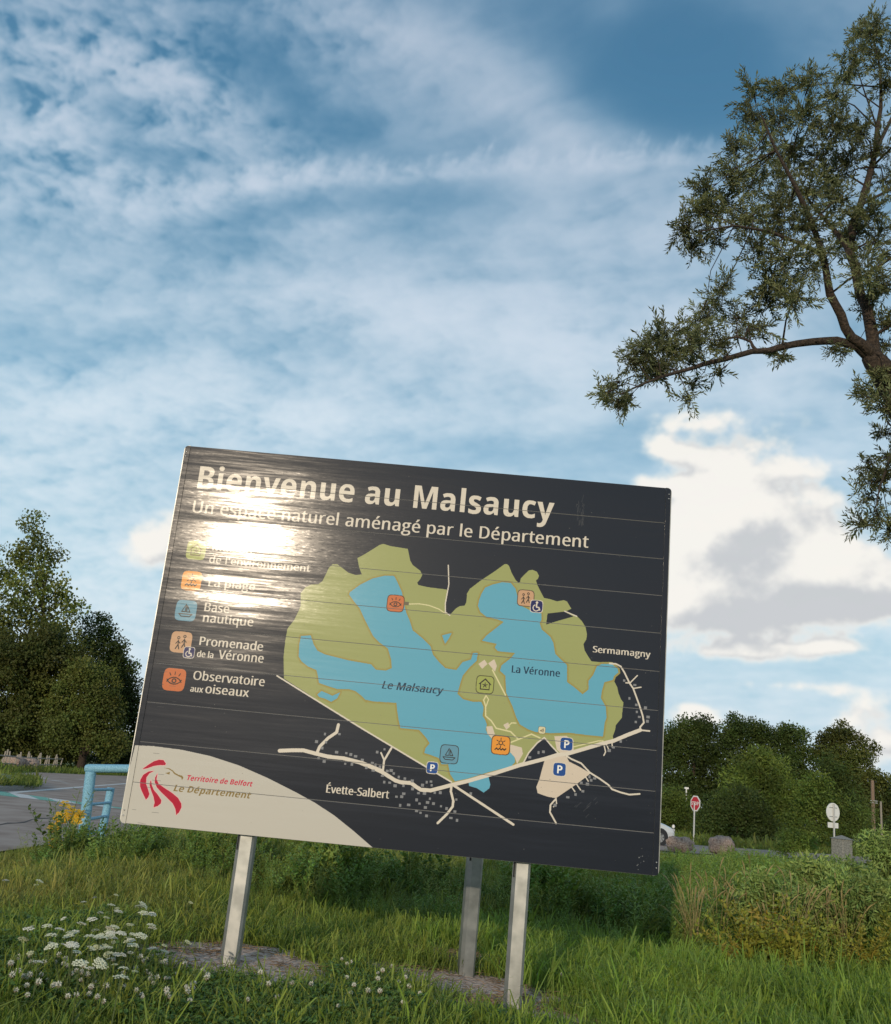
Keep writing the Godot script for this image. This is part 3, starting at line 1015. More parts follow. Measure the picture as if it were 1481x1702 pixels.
func rolled_streaks() -> ImageTexture:
	# the fine level ribs and slight waves that rolling leaves in the planks, as slopes
	var wide := 512
	var tall := 1024
	var noise := FastNoiseLite.new()
	noise.seed = 31
	noise.frequency = 1.0
	noise.fractal_octaves = 2
	var out := Image.create_empty(wide, tall, false, Image.FORMAT_RGB8)
	for y in tall:
		for x in wide:
			var a := float(x) / wide * 3.6
			var wave := noise.get_noise_2d(a * 0.7, y * 0.03)
			var rib := noise.get_noise_2d(a * 1.6 + 40.0, y * 0.11)
			var grain := noise.get_noise_2d(a * 5.0 + 90.0, y * 0.35)
			var side := noise.get_noise_2d(a * 14.0 + 150.0, y * 0.2)
			var n := Vector3(0.009 * side, 0.019 * wave + 0.017 * rib + 0.007 * grain, 1.0).normalized()
			out.set_pixel(x, y, Color(n.x * 0.5 + 0.5, n.y * 0.5 + 0.5, n.z * 0.5 + 0.5))
	return ImageTexture.create_from_image(out)


func make_sign() -> void:
	var sign_board := thing("information_sign", Vector3(SIGN_MIDDLE.x, 0, SIGN_MIDDLE.z), "large dark plank sign with a lake map and welcome text on three aluminium posts", "sign", "", SIGN_YAW)
	var film := StandardMaterial3D.new()
	film.resource_name = "printed_film"
	film.albedo_texture = make_print()
	film.roughness = 0.13
	film.metallic_specular = 0.29
	film.clearcoat_enabled = true
	film.clearcoat = 0.13
	film.clearcoat_roughness = 0.4
	film.normal_enabled = true
	film.normal_texture = rolled_streaks()
	film.normal_scale = 1.0
	film.texture_repeat = true
	var low := SIGN_MIDDLE.y - SIGN_HIGH * 0.5
	var left := -SIGN_WIDE * 0.5
	var rim := 0.043
	var plank := SIGN_HIGH / 10.0
	var r := RandomNumberGenerator.new()
	r.seed = 12
	var tilts := [-0.006, -0.003, -0.002, 0.004, -0.005, -0.002, 0.005, -0.004, 0.003, -0.003]
	var bows := [0.006, -0.012, 0.011, -0.012, 0.009, -0.009, 0.007, -0.006, 0.008, 0.005]
	for k in 10:
		var top := low + SIGN_HIGH - plank * k - 0.0005
		var bottom := top - plank + 0.001
		var s := Soup.new()
		var steps := 12
		var rows := []
		var lip := 0.0016
		for j in steps + 1:
			var f := float(j) / steps
			var y := lerpf(top - lip, bottom + lip, f)
			var ang: float = tilts[k] + bows[k] * (f - 0.5) * 2.0
			var z: float = tilts[k] * (f - 0.5) * plank + bows[k] * plank * ((f - 0.5) * (f - 0.5) - 0.25)
			rows.append([y, -z, Vector3(0, -ang, 1).normalized()])
		var x0 := left + rim
		var x1 := -left - rim
		var cell := func(x: float, row: Array) -> Array:
			return [Vector3(x, row[0], row[1]), row[2], Vector2((x - left) / SIGN_WIDE, (low + SIGN_HIGH - row[0]) / SIGN_HIGH)]
		for j in steps:
			s.smooth(cell.call(x0, rows[j]), cell.call(x1, rows[j]), cell.call(x1, rows[j + 1]))
			s.smooth(cell.call(x0, rows[j]), cell.call(x1, rows[j + 1]), cell.call(x0, rows[j + 1]))
		var board := put("plank", s.mesh(film), sign_board)
		# the bare rolled edges that show as bright seams
		var e := Soup.new()
		for end in [[rows[0], top, 1.0], [rows[steps], bottom, -1.0]]:
			var z: float = end[0][1]
			var nrm := Vector3(0, end[2], 0.8).normalized()
			e.smooth([Vector3(x0, end[0][0], z), nrm], [Vector3(x1, end[0][0], z), nrm], [Vector3(x1, end[1], z - 0.004), nrm])
			e.smooth([Vector3(x0, end[0][0], z), nrm], [Vector3(x1, end[1], z - 0.004), nrm], [Vector3(x0, end[1], z - 0.004), nrm])
			var flatn := Vector3(0, end[2], 0)
			e.smooth([Vector3(x0, end[1], z - 0.004), flatn], [Vector3(x1, end[1], z - 0.004), flatn], [Vector3(x1, end[1], -0.028), flatn])
			e.smooth([Vector3(x0, end[1], z - 0.004), flatn], [Vector3(x1, end[1], -0.028), flatn], [Vector3(x0, end[1], -0.028), flatn])
		put("edge", e.mesh(mats.plank_edge), board)
	var back := Soup.new()
	back.box(Vector3(left + 0.01, low + 0.008, -0.045), Vector3(-left - 0.01, low + SIGN_HIGH - 0.008, -0.0285), 0.004)
	put("backing_sheet", back.mesh(mats.galvanised), sign_board)
	for side in [-1.0, 1.0]:
		var outer: float = side * SIGN_WIDE * 0.5
		var inner: float = side * (SIGN_WIDE * 0.5 - rim + 0.001)
		var pts := PackedVector2Array([Vector2(inner, low)])
		var rad := 0.034
		for j in 6:
			var a := j / 5.0 * PI / 2.0
			pts.append(Vector2(outer - side * rad * (1.0 - sin(a)), low + rad * (1.0 - cos(a))))
		for j in 6:
			var a := j / 5.0 * PI / 2.0
			pts.append(Vector2(outer - side * rad * (1.0 - cos(a)), low + SIGN_HIGH - rad * (1.0 - sin(a))))
		pts.append(Vector2(inner, low + SIGN_HIGH))
		var face := PackedVector2Array()
		for q in pts:
			face.append(Vector2(minf(absf(q.x), SIGN_WIDE * 0.5 - 0.006) * side, clampf(q.y, low + 0.002, low + SIGN_HIGH - 0.003)))
		var s := Soup.new()
		s.flat(face, 0.006, 0.0048)
		for j in s.uv.size():
			var p := s.v[j]
			s.uv[j] = Vector2((p.x - left) / SIGN_WIDE, (low + SIGN_HIGH - p.y) / SIGN_HIGH)
		var strip := put("frame_strip", s.mesh(film), sign_board)
		var shell := Soup.new()
		shell.flat(pts, 0.0044, -0.05)
		put("frame_profile", shell.mesh(mats.aluminium), strip)
		for y in [low + 0.05, low + 0.085, low + SIGN_HIGH - 0.05, low + SIGN_HIGH - 0.085]:
			var ball := Soup.new()
			ball.tube(PackedVector3Array([Vector3(outer - side * 0.02, y, 0.004), Vector3(outer - side * 0.02, y, 0.0075), Vector3(outer - side * 0.02, y, 0.009)]), PackedFloat32Array([0.006, 0.006, 0.003]), 8)
			put("rivet", ball.mesh(mats.galvanised), strip)
	# posts: a box section with bevelled corners
	var section := PackedVector2Array([Vector2(-0.039, 0.0), Vector2(0.039, 0.0), Vector2(0.055, -0.016), Vector2(0.055, -0.105), Vector2(0.039, -0.12), Vector2(-0.039, -0.12), Vector2(-0.064, -0.105), Vector2(-0.064, -0.026)])
	var turn := sign_board.global_transform.affine_inverse()
	for spot in [[378, 1610, -7.065, 0.0, SIGN_HIGH * 0.95], [850, 1697, -7.065, -0.06, SIGN_HIGH * 0.95], [778, 1618, -8.3, 0.22, 1.6]]:
		var p := at_depth(spot[0], spot[1], spot[2])
		var g := turn * p
		var y0 := height(p.x, p.z) - 0.3
		var s := Soup.new()
		var upright := Transform3D(Basis(Vector3.RIGHT, Vector3(0, 0, 1), Vector3.UP).rotated(Vector3.UP, spot[3]), Vector3(g.x, 0, g.z if spot[2] < -7.5 else -0.051))
		s.flat(section, low + spot[4], y0, upright)
		var post := put("post", s.mesh(mats.aluminium), sign_board)
		# the open slot in the post's bevel, where the clamps slide
		var slot := Soup.new()
		slot.box(Vector3(-0.004, low - 0.1, -0.004), Vector3(0.004, low + 0.06, 0.004), 0.001)
		put("clamp_slot", slot.mesh(mats.black), post, Transform3D(Basis(Vector3.UP, spot[3] - 0.8), upright * Vector3(-0.0535, -0.0115, 0.0)))
	for y in [low + 0.35, low + 1.3]:
		var s := Soup.new()
		var a := turn * at_depth(778, 1618, -8.3)
		s.tube(PackedVector3Array([Vector3(a.x, y, a.z), Vector3(a.x - 0.05, y, -0.045)]), PackedFloat32Array([0.025, 0.025]), 8)
		put("rear_brace", s.mesh(mats.galvanised), sign_board)


# ---------------------------------------------------------------- things along the road

func boulder(seed_: int, size: Vector3) -> ArrayMesh:
	var noise := FastNoiseLite.new()
	noise.seed = seed_
	noise.frequency = 0.9
	noise.fractal_octaves = 4
	var s := Soup.new()
	var point := func(i: int, j: int) -> Array:
		var a := TAU * (i % 24) / 24.0
		var b := PI * (j / 12.0) - PI / 2.0
		var d := Vector3(cos(a) * cos(b), sin(b), sin(a) * cos(b))
		var q := Vector3(signf(d.x) * pow(absf(d.x), 0.7), signf(d.y) * pow(absf(d.y), 0.75), signf(d.z) * pow(absf(d.z), 0.7))
		return [q * size * 0.5 * (0.95 + 0.34 * noise.get_noise_3dv(d * 1.4)), d]
	for j in 12:
		for i in 24:
			var p := [point.call(i, j), point.call(i + 1, j), point.call(i + 1, j + 1), point.call(i, j + 1)]
			s.smooth([p[0][0], p[0][1]], p[1], p[2])
			s.smooth(p[0], p[2], p[3])
	return s.mesh(mats.stone)


func make_road_things() -> void:
	# the blue timber barrier at the grass edge
	var near := on_ground(133, 1417)
	var rails_to := at_depth(181, 1330, near.z - 1.7)
	var fence := thing("timber_barrier", near, "light blue painted round timber barrier with four thin rungs at the road edge", "barrier")
	var lean := at_depth(151, 1283, near.z) - near
	var s := Soup.new()
	s.tube(PackedVector3Array([Vector3(0, -0.25, 0), Vector3(0.002, 0.3, 0.01), Vector3(lean.x, lean.y, 0)]), PackedFloat32Array([0.084, 0.08, 0.078]), 12)
	put("post", s.mesh(mats.blue_paint), fence)
	s = Soup.new()
	var far := Vector3(rails_to.x - near.x, 0, -1.7)
	s.tube(PackedVector3Array([Vector3(far.x - 0.03, -0.3, far.z), Vector3(far.x, 0.9, far.z)]), PackedFloat32Array([0.065, 0.062]), 12)
	put("post", s.mesh(mats.blue_paint), fence)
	s = Soup.new()
	s.tube(PackedVector3Array([Vector3(2.4, -0.3, -0.1), Vector3(2.44, lean.y + 0.02, -0.1)]), PackedFloat32Array([0.07, 0.066]), 12)
	put("post", s.mesh(mats.blue_paint), fence)
	s = Soup.new()
	s.tube(PackedVector3Array([Vector3(lean.x - 0.09, lean.y + 0.045, 0.0), Vector3(lean.x - 0.05, lean.y + 0.047, 0.0), Vector3(1.2, lean.y + 0.04 + 0.12, -0.05), Vector3(2.5, lean.y + 0.26, -0.1)]), PackedFloat32Array([0.05, 0.062, 0.06, 0.058]), 12)
	put("top_rail", s.mesh(mats.blue_paint), fence)
	for y in [1313, 1338, 1363, 1388]:
		var a := at_depth(140, y, near.z) - near
		s = Soup.new()
		s.tube(PackedVector3Array([Vector3(a.x, a.y, 0), Vector3(far.x + 0.02, a.y, far.z)]), PackedFloat32Array([0.024, 0.024]), 8)
		put("rung", s.mesh(mats.blue_paint), fence)
	# stop sign
	var p := on_ground(1153, 1402)
	var stop := thing("stop_sign", p, "red octagonal road sign reading STOP on a grey pole", "road sign")
	s = Soup.new()
	s.tube(PackedVector3Array([Vector3(0, -0.2, 0), Vector3(0, 2.0, -0.03)]), PackedFloat32Array([0.045, 0.045]), 10)
	put("pole", s.mesh(mats.galvanised), stop)
	var face := Node3D.new()
	face.name = "panel"
	stop.add_child(face)
	face.position = Vector3(0.02, 1.98, 0.03)
	face.rotation.y = -1.18
	for layer in [[0.42, 0.0, -0.02, mats.sign_white, "rim"], [0.35, 0.006, 0.0005, mats.sign_red, "field"]]:
		var oct := PackedVector2Array()
		for k in 8:
			oct.append(Vector2.from_angle(TAU * (k + 0.5) / 8.0) * layer[0])
		s = Soup.new()
		s.flat(oct, layer[1], layer[2])
		put(layer[4], s.mesh(layer[3]), face)
	var tm := TextMesh.new()
	var font := SystemFont.new()
	font.font_names = PackedStringArray(["Droid Sans"])
	font.font_weight = 700
	tm.font = font
	tm.text = "STOP"
	tm.font_size = 32
	tm.pixel_size = 0.0078
	tm.depth = 0.004
	tm.material = mats.sign_white
	put("lettering", tm, face, Transform3D(Basis.IDENTITY, Vector3(0, 0, 0.009)))
	# round sign seen from behind
	p = at_depth(1385, 1350, -38.0)
	var base := Vector3(p.x, 0, p.z)
	var round_sign := thing("round_road_sign", base, "back of a round grey road sign with a small plate below, beside the concrete pillar", "road sign", "", 0.45)
	s = Soup.new()
	s.tube(PackedVector3Array([Vector3(0, -0.2, 0.03), Vector3(0, p.y + 0.3, 0.03)]), PackedFloat32Array([0.035, 0.035]), 10)
	put("pole", s.mesh(mats.galvanised), round_sign)
	s = Soup.new()
	s.tube(PackedVector3Array([Vector3(0, p.y, -0.03), Vector3(0, p.y, 0.0)]), PackedFloat32Array([0.33, 0.33]), 28)
	put("disc", s.mesh(mats.sign_white), round_sign)
	s = Soup.new()
	s.box(Vector3(-0.26, p.y - 0.56, -0.03), Vector3(0.26, p.y - 0.37, -0.005), 0.01)
	put("plate", s.mesh(mats.sign_white), round_sign)
	for y in [p.y + 0.16, p.y - 0.16]:
		s = Soup.new()
		s.box(Vector3(-0.2, y - 0.015, -0.0005), Vector3(0.2, y + 0.015, 0.006), 0.003)
		put("bracket", s.mesh(mats.galvanised), round_sign)
	# concrete pillar
	p = at_depth(1399, 1391, -30.0)
	var pillar := thing("concrete_pillar", Vector3(p.x, 0, p.z), "square grey concrete pillar with a low pyramid cap among the weeds", "pillar", "", 0.5)
	s = Soup.new()
	var square := PackedVector2Array([Vector2(-0.19, -0.21), Vector2(0.19, -0.21), Vector2(0.21, -0.19), Vector2(0.21, 0.19), Vector2(0.19, 0.21), Vector2(-0.19, 0.21), Vector2(-0.21, 0.19), Vector2(-0.21, -0.19)])
	s.flat(square, p.y - 0.06, -0.3, Transform3D(Basis(Vector3.RIGHT, Vector3(0, 0, 1), Vector3.UP), Vector3.ZERO))
	put("shaft", s.mesh(mats.concrete), pillar)
	s = Soup.new()
	for k in 4:
		var a := Vector2.from_angle(TAU * (k + 0.5) / 4.0) * 0.34
		var b := Vector2.from_angle(TAU * (k + 1.5) / 4.0) * 0.34
		s.tri(Vector3(a.x, p.y - 0.06, a.y), Vector3(0, p.y + 0.05, 0), Vector3(b.x, p.y - 0.06, b.y))
		s.tri(Vector3(a.x, p.y - 0.06, a.y), Vector3(b.x, p.y - 0.06, b.y), Vector3(0, p.y - 0.061, 0))
	put("cap", s.mesh(mats.concrete), pillar)
	# utility poles
	for u in [[1450, 1297, -75.0, 0.15, "brown timber utility pole with a small cross arm before the dark trees", true], [1464, 1332, -78.0, 0.09, "thin pale timber pole beside the taller utility pole", false]]:
		p = at_depth(u[0], u[1], u[2])
		var pole := thing("utility_pole", Vector3(p.x, 0, p.z), u[4], "pole")
		s = Soup.new()
		s.tube(PackedVector3Array([Vector3(0.02, -0.3, 0), Vector3(0, p.y, 0)]), PackedFloat32Array([u[3], u[3] * 0.8]), 10)
		put("shaft", s.mesh(mats.pole_wood if u[5] else mats.grey_wood), pole)
		if u[5]:
			for y in [0.0, 0.14]:
				s = Soup.new()
				s.box(Vector3(-0.28, p.y - 1.62 + y, 0.1), Vector3(0.28, p.y - 1.57 + y, 0.15), 0.006)
				put("cross_arm", s.mesh(mats.galvanised), pole)
	p = at_depth(1141, 1311, -70.0)
	var mast := thing("lamp_mast", Vector3(p.x, 0, p.z), "thin pale mast with a small head before the dark trees, near the stop sign", "pole")
	s = Soup.new()
	s.tube(PackedVector3Array([Vector3(0, -0.2, 0), Vector3(0, p.y, 0)]), PackedFloat32Array([0.07, 0.05]), 8)
	put("shaft", s.mesh(mats.sign_white), mast)
	s = Soup.new()
	s.box(Vector3(-0.14, p.y - 0.02, -0.08), Vector3(0.14, p.y + 0.1, 0.08), 0.02)
	put("head", s.mesh(mats.sign_white), mast)
	# bollard with a white ball top
	p = on_ground(1118.5, 1402)
	var bollard := thing("bollard", p, "slim black bollard with a white ball top in front of the white car", "bollard")
	s = Soup.new()
	s.tube(PackedVector3Array([Vector3(0, -0.1, 0), Vector3(0, 0.72, 0)]), PackedFloat32Array([0.05, 0.045]), 10)
	put("shaft", s.mesh(mats.black), bollard)
	s = Soup.new()
	var balls := PackedVector3Array()
	var radii := PackedFloat32Array()
	for k in 9:
		var a := PI * k / 8.0
		balls.append(Vector3(0, 0.78 - cos(a) * 0.085, 0))
		radii.append(maxf(0.075 * sin(a), 0.004))
	s.tube(balls, radii, 12)
	put("ball_top", s.mesh(mats.sign_white), bollard)
	# boulders
	for b in [[1130, 1417, 1, Vector3(1.1, 0.62, 0.8), "low pinkish boulder on the verge by the white car"], [1200, 1421, 5, Vector3(1.05, 0.72, 0.8), "taller pinkish boulder on the verge under the stop sign"], [20, 1279, 9, Vector3(1.5, 1.0, 1.1), "dark pointed boulder in front of the picket fence"], [45, 1281, 14, Vector3(1.5, 0.95, 1.1), "pale rounded boulder beside the dark one at the picket fence"]]:
		p = on_ground(b[0], b[1])
		var o := put("boulder", boulder(b[2], b[3]), null, Transform3D(Basis(Vector3.UP, b[2] * 0.7), p + Vector3(0, b[3].y * 0.44, 0)))
		tag(o, b[4], "boulder", "boulders on the verges")
	# the old picket fence under the trees
	var start := on_ground(-40, 1279)
	var stop_at := on_ground(98, 1280)
	var pickets := thing("picket_fence", start, "old leaning grey picket fence in front of the dark trees", "fence")
	for k in 24:
		var f := k / 23.0
		var q := (stop_at - start) * f
		var tilt := 0.16 * sin(k * 2.1) + 0.03 * sin(k * 5.3)
		s = Soup.new()
		s.box(Vector3(-0.045, -0.1, -0.025), Vector3(0.045, 1.2 + 0.15 * sin(k * 1.3), 0.03), 0.015)
		put("picket", s.mesh(mats.grey_wood), pickets, Transform3D(Basis(Vector3.BACK, tilt), q))
	for y in [0.45, 0.95]:
		s = Soup.new()
		s.tube(PackedVector3Array([Vector3(0, y, -0.06), (stop_at - start) * 0.5 + Vector3(0, y - 0.08, -0.06), (stop_at - start) + Vector3(0, y, -0.06)]), PackedFloat32Array([0.05, 0.05, 0.05]), 6)
		put("rail", s.mesh(mats.grey_wood), pickets)
	p = on_ground(131, 1279)
	var stake := Soup.new()
	stake.tube(PackedVector3Array([Vector3(0, -0.1, 0), Vector3(0.05, 1.5, 0)]), PackedFloat32Array([0.2, 0.09]), 8)
	tag(put("wooden_stake", stake.mesh(mats.grey_wood), null, Transform3D(Basis.IDENTITY, p)), "single weathered wooden stake standing past the end of the picket fence", "stake")
	make_car()


func make_car() -> void:
	# nose towards +x; the rest of it stands behind the sign
	var p := on_ground(1118, 1407)
	var car := thing("parked_car", p + Vector3(-0.3, 0.03, 0), "white hatchback car parked behind the sign with only its nose showing", "car", "", 0.28)
	var half := 0.88
	var top := [[0.0, 0.42], [-0.02, 0.62], [-0.14, 0.74], [-0.5, 0.86], [-0.95, 0.97], [-1.25, 1.06], [-1.95, 1.42], [-2.4, 1.5], [-3.2, 1.47], [-3.75, 1.32], [-4.0, 1.0], [-4.1, 0.85], [-4.12, 0.45]]
	var s := Soup.new()
	var ring := func(k: int) -> Array:
		var x: float = top[k][0]
		var y: float = top[k][1]
		var pull: float = 0.0 if k > 3 else [0.22, 0.16, 0.1, 0.05][k]
		var roof := 0.0 if y < 1.0 else (y - 1.0) * 0.45
		var w: float = half - pull
		var out := []
		for q in [[w, 0.2], [w + 0.02, minf(y, 0.55)], [w - roof, maxf(y - 0.06, 0.3)], [w - roof - 0.1, y], [0.0, y + 0.015], [-(w - roof - 0.1), y], [-(w - roof), maxf(y - 0.06, 0.3)], [-(w + 0.02), minf(y, 0.55)], [-w, 0.2]]:
			out.append(Vector3(x, q[1], q[0]))
		return out
	for k in top.size() - 1:
		var a: Array = ring.call(k)
		var b: Array = ring.call(k + 1)
		for j in 8:
			s.quad(a[j], b[j], b[j + 1], a[j + 1])
	for k in [0, top.size() - 1]:
		var a: Array = ring.call(k)
		for j in 8:
			s.tri(a[j], a[j + 1], Vector3(top[k][0], 0.3, 0))
	s.box(Vector3(-4.0, 0.18, -0.8), Vector3(-0.05, 0.3, 0.8))
	put("body", s.mesh(mats.car_paint), car)
	for side in [-1.0, 1.0]:
		for x in [-0.78, -3.3]:
			var wheel := Node3D.new()
			wheel.name = "wheel"
			car.add_child(wheel, true)
			wheel.position = Vector3(x, 0.31, side * 0.79)
			s = Soup.new()
			s.tube(PackedVector3Array([Vector3(0, 0, -0.11), Vector3(0, 0, -0.09), Vector3(0, 0, 0.09), Vector3(0, 0, 0.11)]), PackedFloat32Array([0.28, 0.31, 0.31, 0.28]), 24)
			put("tyre", s.mesh(mats.rubber), wheel)
			s = Soup.new()
			s.tube(PackedVector3Array([Vector3(0, 0, -0.115), Vector3(0, 0, 0.115)]), PackedFloat32Array([0.19, 0.19]), 20)
			put("rim", s.mesh(mats.galvanised), wheel)
		for x in [-0.78, -3.3]:
			s = Soup.new()
			s.tube(PackedVector3Array([Vector3(x, 0.33, side * 0.86), Vector3(x, 0.33, side * 0.905)]), PackedFloat32Array([0.37, 0.37]), 24)
			put("wheel_arch", s.mesh(mats.black), car)
		s = Soup.new()
		s.box(Vector3(-0.34, 0.6, side * 0.72 - 0.06), Vector3(-0.03, 0.72, side * 0.72 + 0.06), 0.03)
		put("headlight", s.mesh(mats.lamp_glass), car)
		s = Soup.new()
		s.box(Vector3(-0.13, 0.33, side * 0.62 - 0.1), Vector3(0.01, 0.4, side * 0.62 + 0.1), 0.02)
		put("fog_light", s.mesh(mats.black), car)
		s = Soup.new()
		s.flat(PackedVector2Array([Vector2(-1.5, 1.02), Vector2(-2.0, 1.34), Vector2(-3.1, 1.4), Vector2(-3.5, 1.05)]), 0.84 if side > 0 else -0.8, 0.8 if side > 0 else -0.84)
		put("side_window", s.mesh(mats.dark_glass), car)
	s = Soup.new()
	s.quad(Vector3(-1.24, 1.085, -0.66), Vector3(-1.93, 1.435, -0.55), Vector3(-1.93, 1.435, 0.55), Vector3(-1.24, 1.085, 0.66))
	put("windscreen", s.mesh(mats.dark_glass), car)
	s = Soup.new()
	s.box(Vector3(-0.1, 0.32, -0.5), Vector3(0.012, 0.5, 0.5), 0.03)
	put("grille", s.mesh(mats.black), car)


# ---------------------------------------------------------------- trees

func clump(seed_: int, leaves: int, size: float, slim := 0.6) -> ArrayMesh:
	# a ball of single leaves, radius 1
	var r := RandomNumberGenerator.new()
	r.seed = seed_
	var s := Soup.new()
	for k in leaves:
		var d := Vector3(r.randfn(), r.randfn(), r.randfn()).normalized()
		var p := d * pow(r.randf(), 0.45)
		var along := (d * 0.6 + Vector3(r.randfn(), r.randfn() - 0.3, r.randfn()) * 0.7).normalized()
		var side := along.cross(Vector3(r.randfn(), r.randfn(), r.randfn())).normalized()
		var l := size * r.randf_range(0.7, 1.3)
		var w := l * slim * 0.5
		var shade := r.randf_range(0.72, 1.28)
		s.tint = Color(shade * r.randf_range(0.9, 1.12), shade, shade * r.randf_range(0.8, 1.1))
		var fold := along.cross(side) * w * 0.35
		var tip := p + along * l
		var belly := p + along * l * 0.45
		s.tri(p, belly + side * w + fold, tip)
		s.tri(p, tip, belly - side * w + fold)
	return s.mesh(mats.leaf)


func grow(called: String, label: String, group: String, base: Vector3, lobes: Array, shape: Mesh, grain: float, density: float, tint: Color, trunk_r: float, category := "tree", branching := true, spread := 0.25) -> Node3D:
	# lobes: [centre, radii] in the world; grain: radius of one leaf ball
	var t := thing(called, base, label, category, group)
	var wood := Soup.new()
	var top := 0.0
	for l in lobes:
		top = maxf(top, base.y + (l[0].y - base.y) * 0.82)
	var mid := Vector3.ZERO
	for l in lobes:
		mid += l[0] / lobes.size()
	var lean := Vector3(mid.x - base.x, 0, mid.z - base.z) * 0.6
	var spine := PackedVector3Array()
	var thick := PackedFloat32Array()
	for k in 8:
		var f := k / 7.0
		spine.append(Vector3(lean.x * f * f, (top - base.y) * f, lean.z * f * f) + Vector3(sin(k * 1.9 + base.x), 0, cos(k * 2.3 + base.z)) * trunk_r * 0.6 * f + (Vector3(0, -0.3, 0) if k == 0 else Vector3.ZERO))
		thick.append(trunk_r * lerpf(1.15, 0.12, pow(f, 0.8)))
	wood.tube(spine, thick, 9)
	if branching:
		for l in lobes:
			var goal: Vector3 = l[0] - base
			var k := clampi(int((goal.y - l[1].y * 0.6) / maxf(top - base.y, 0.1) * 7.0), 1, 6)
			var bend := spine[k].lerp(goal, 0.5) + Vector3(0, 0.08 * goal.distance_to(spine[k]), 0)
			wood.tube(PackedVector3Array([spine[k], bend, goal]), PackedFloat32Array([thick[k] * 0.55, thick[k] * 0.35, thick[k] * 0.1]), 6)
	put("trunk", wood.mesh(mats.bark), t)
	var places := []
	var tints := PackedColorArray()
	for l in lobes:
		var rad: Vector3 = l[1]
		var area := 4.0 * PI * pow((pow(rad.x * rad.y, 1.6) + pow(rad.x * rad.z, 1.6) + pow(rad.y * rad.z, 1.6)) / 3.0, 1.0 / 1.6)
		var count := int(density * area / (grain * grain * PI)) + 3
		var tone := rng.randf_range(0.7, 1.3)
		for k in count:
			var d := Vector3(rng.randfn(), rng.randfn(), rng.randfn()).normalized()
			var reach := 1.0 - pow(rng.randf(), 1.6) * 0.55 + rng.randfn() * spread * 0.4
			var p: Vector3 = l[0] + d * rad * reach
			if p.y < base.y + grain * 0.3:
				continue
			var size := grain * rng.randf_range(0.65, 1.25)
			places.append(Transform3D(Basis.from_euler(Vector3(rng.randf() * TAU, rng.randf() * TAU, 0)).scaled(Vector3.ONE * size), p - base))
			var shade := tone * rng.randf_range(0.8, 1.2)
			tints.append(Color(tint.r * shade * rng.randf_range(0.88, 1.14), tint.g * shade, tint.b * shade))
	copies("crown", shape, places, tints, t)
	return t


func lobes_from(list: Array, z: float, depth := 1.0, jitter := 0.35) -> Array:
	# [px, py, half width, half height in pixels] at a depth
	var out := []
	for l in list:
		var off: float = rng.randf_range(-1.0, 1.0) * jitter * l[2] / FOCAL * absf(z)
		var c := at_depth(l[0], l[1], z + off)
		var k := absf(z) * 1.03 / FOCAL
		out.append([c, Vector3(l[2] * k, l[3] * k, l[2] * k * depth)])
	return out


func base_under(px: float, z: float) -> Vector3:
	var p := at_depth(px, 1300.0 + (px - 740.0) * 0.097, z)
	return Vector3(p.x, 0, p.z)


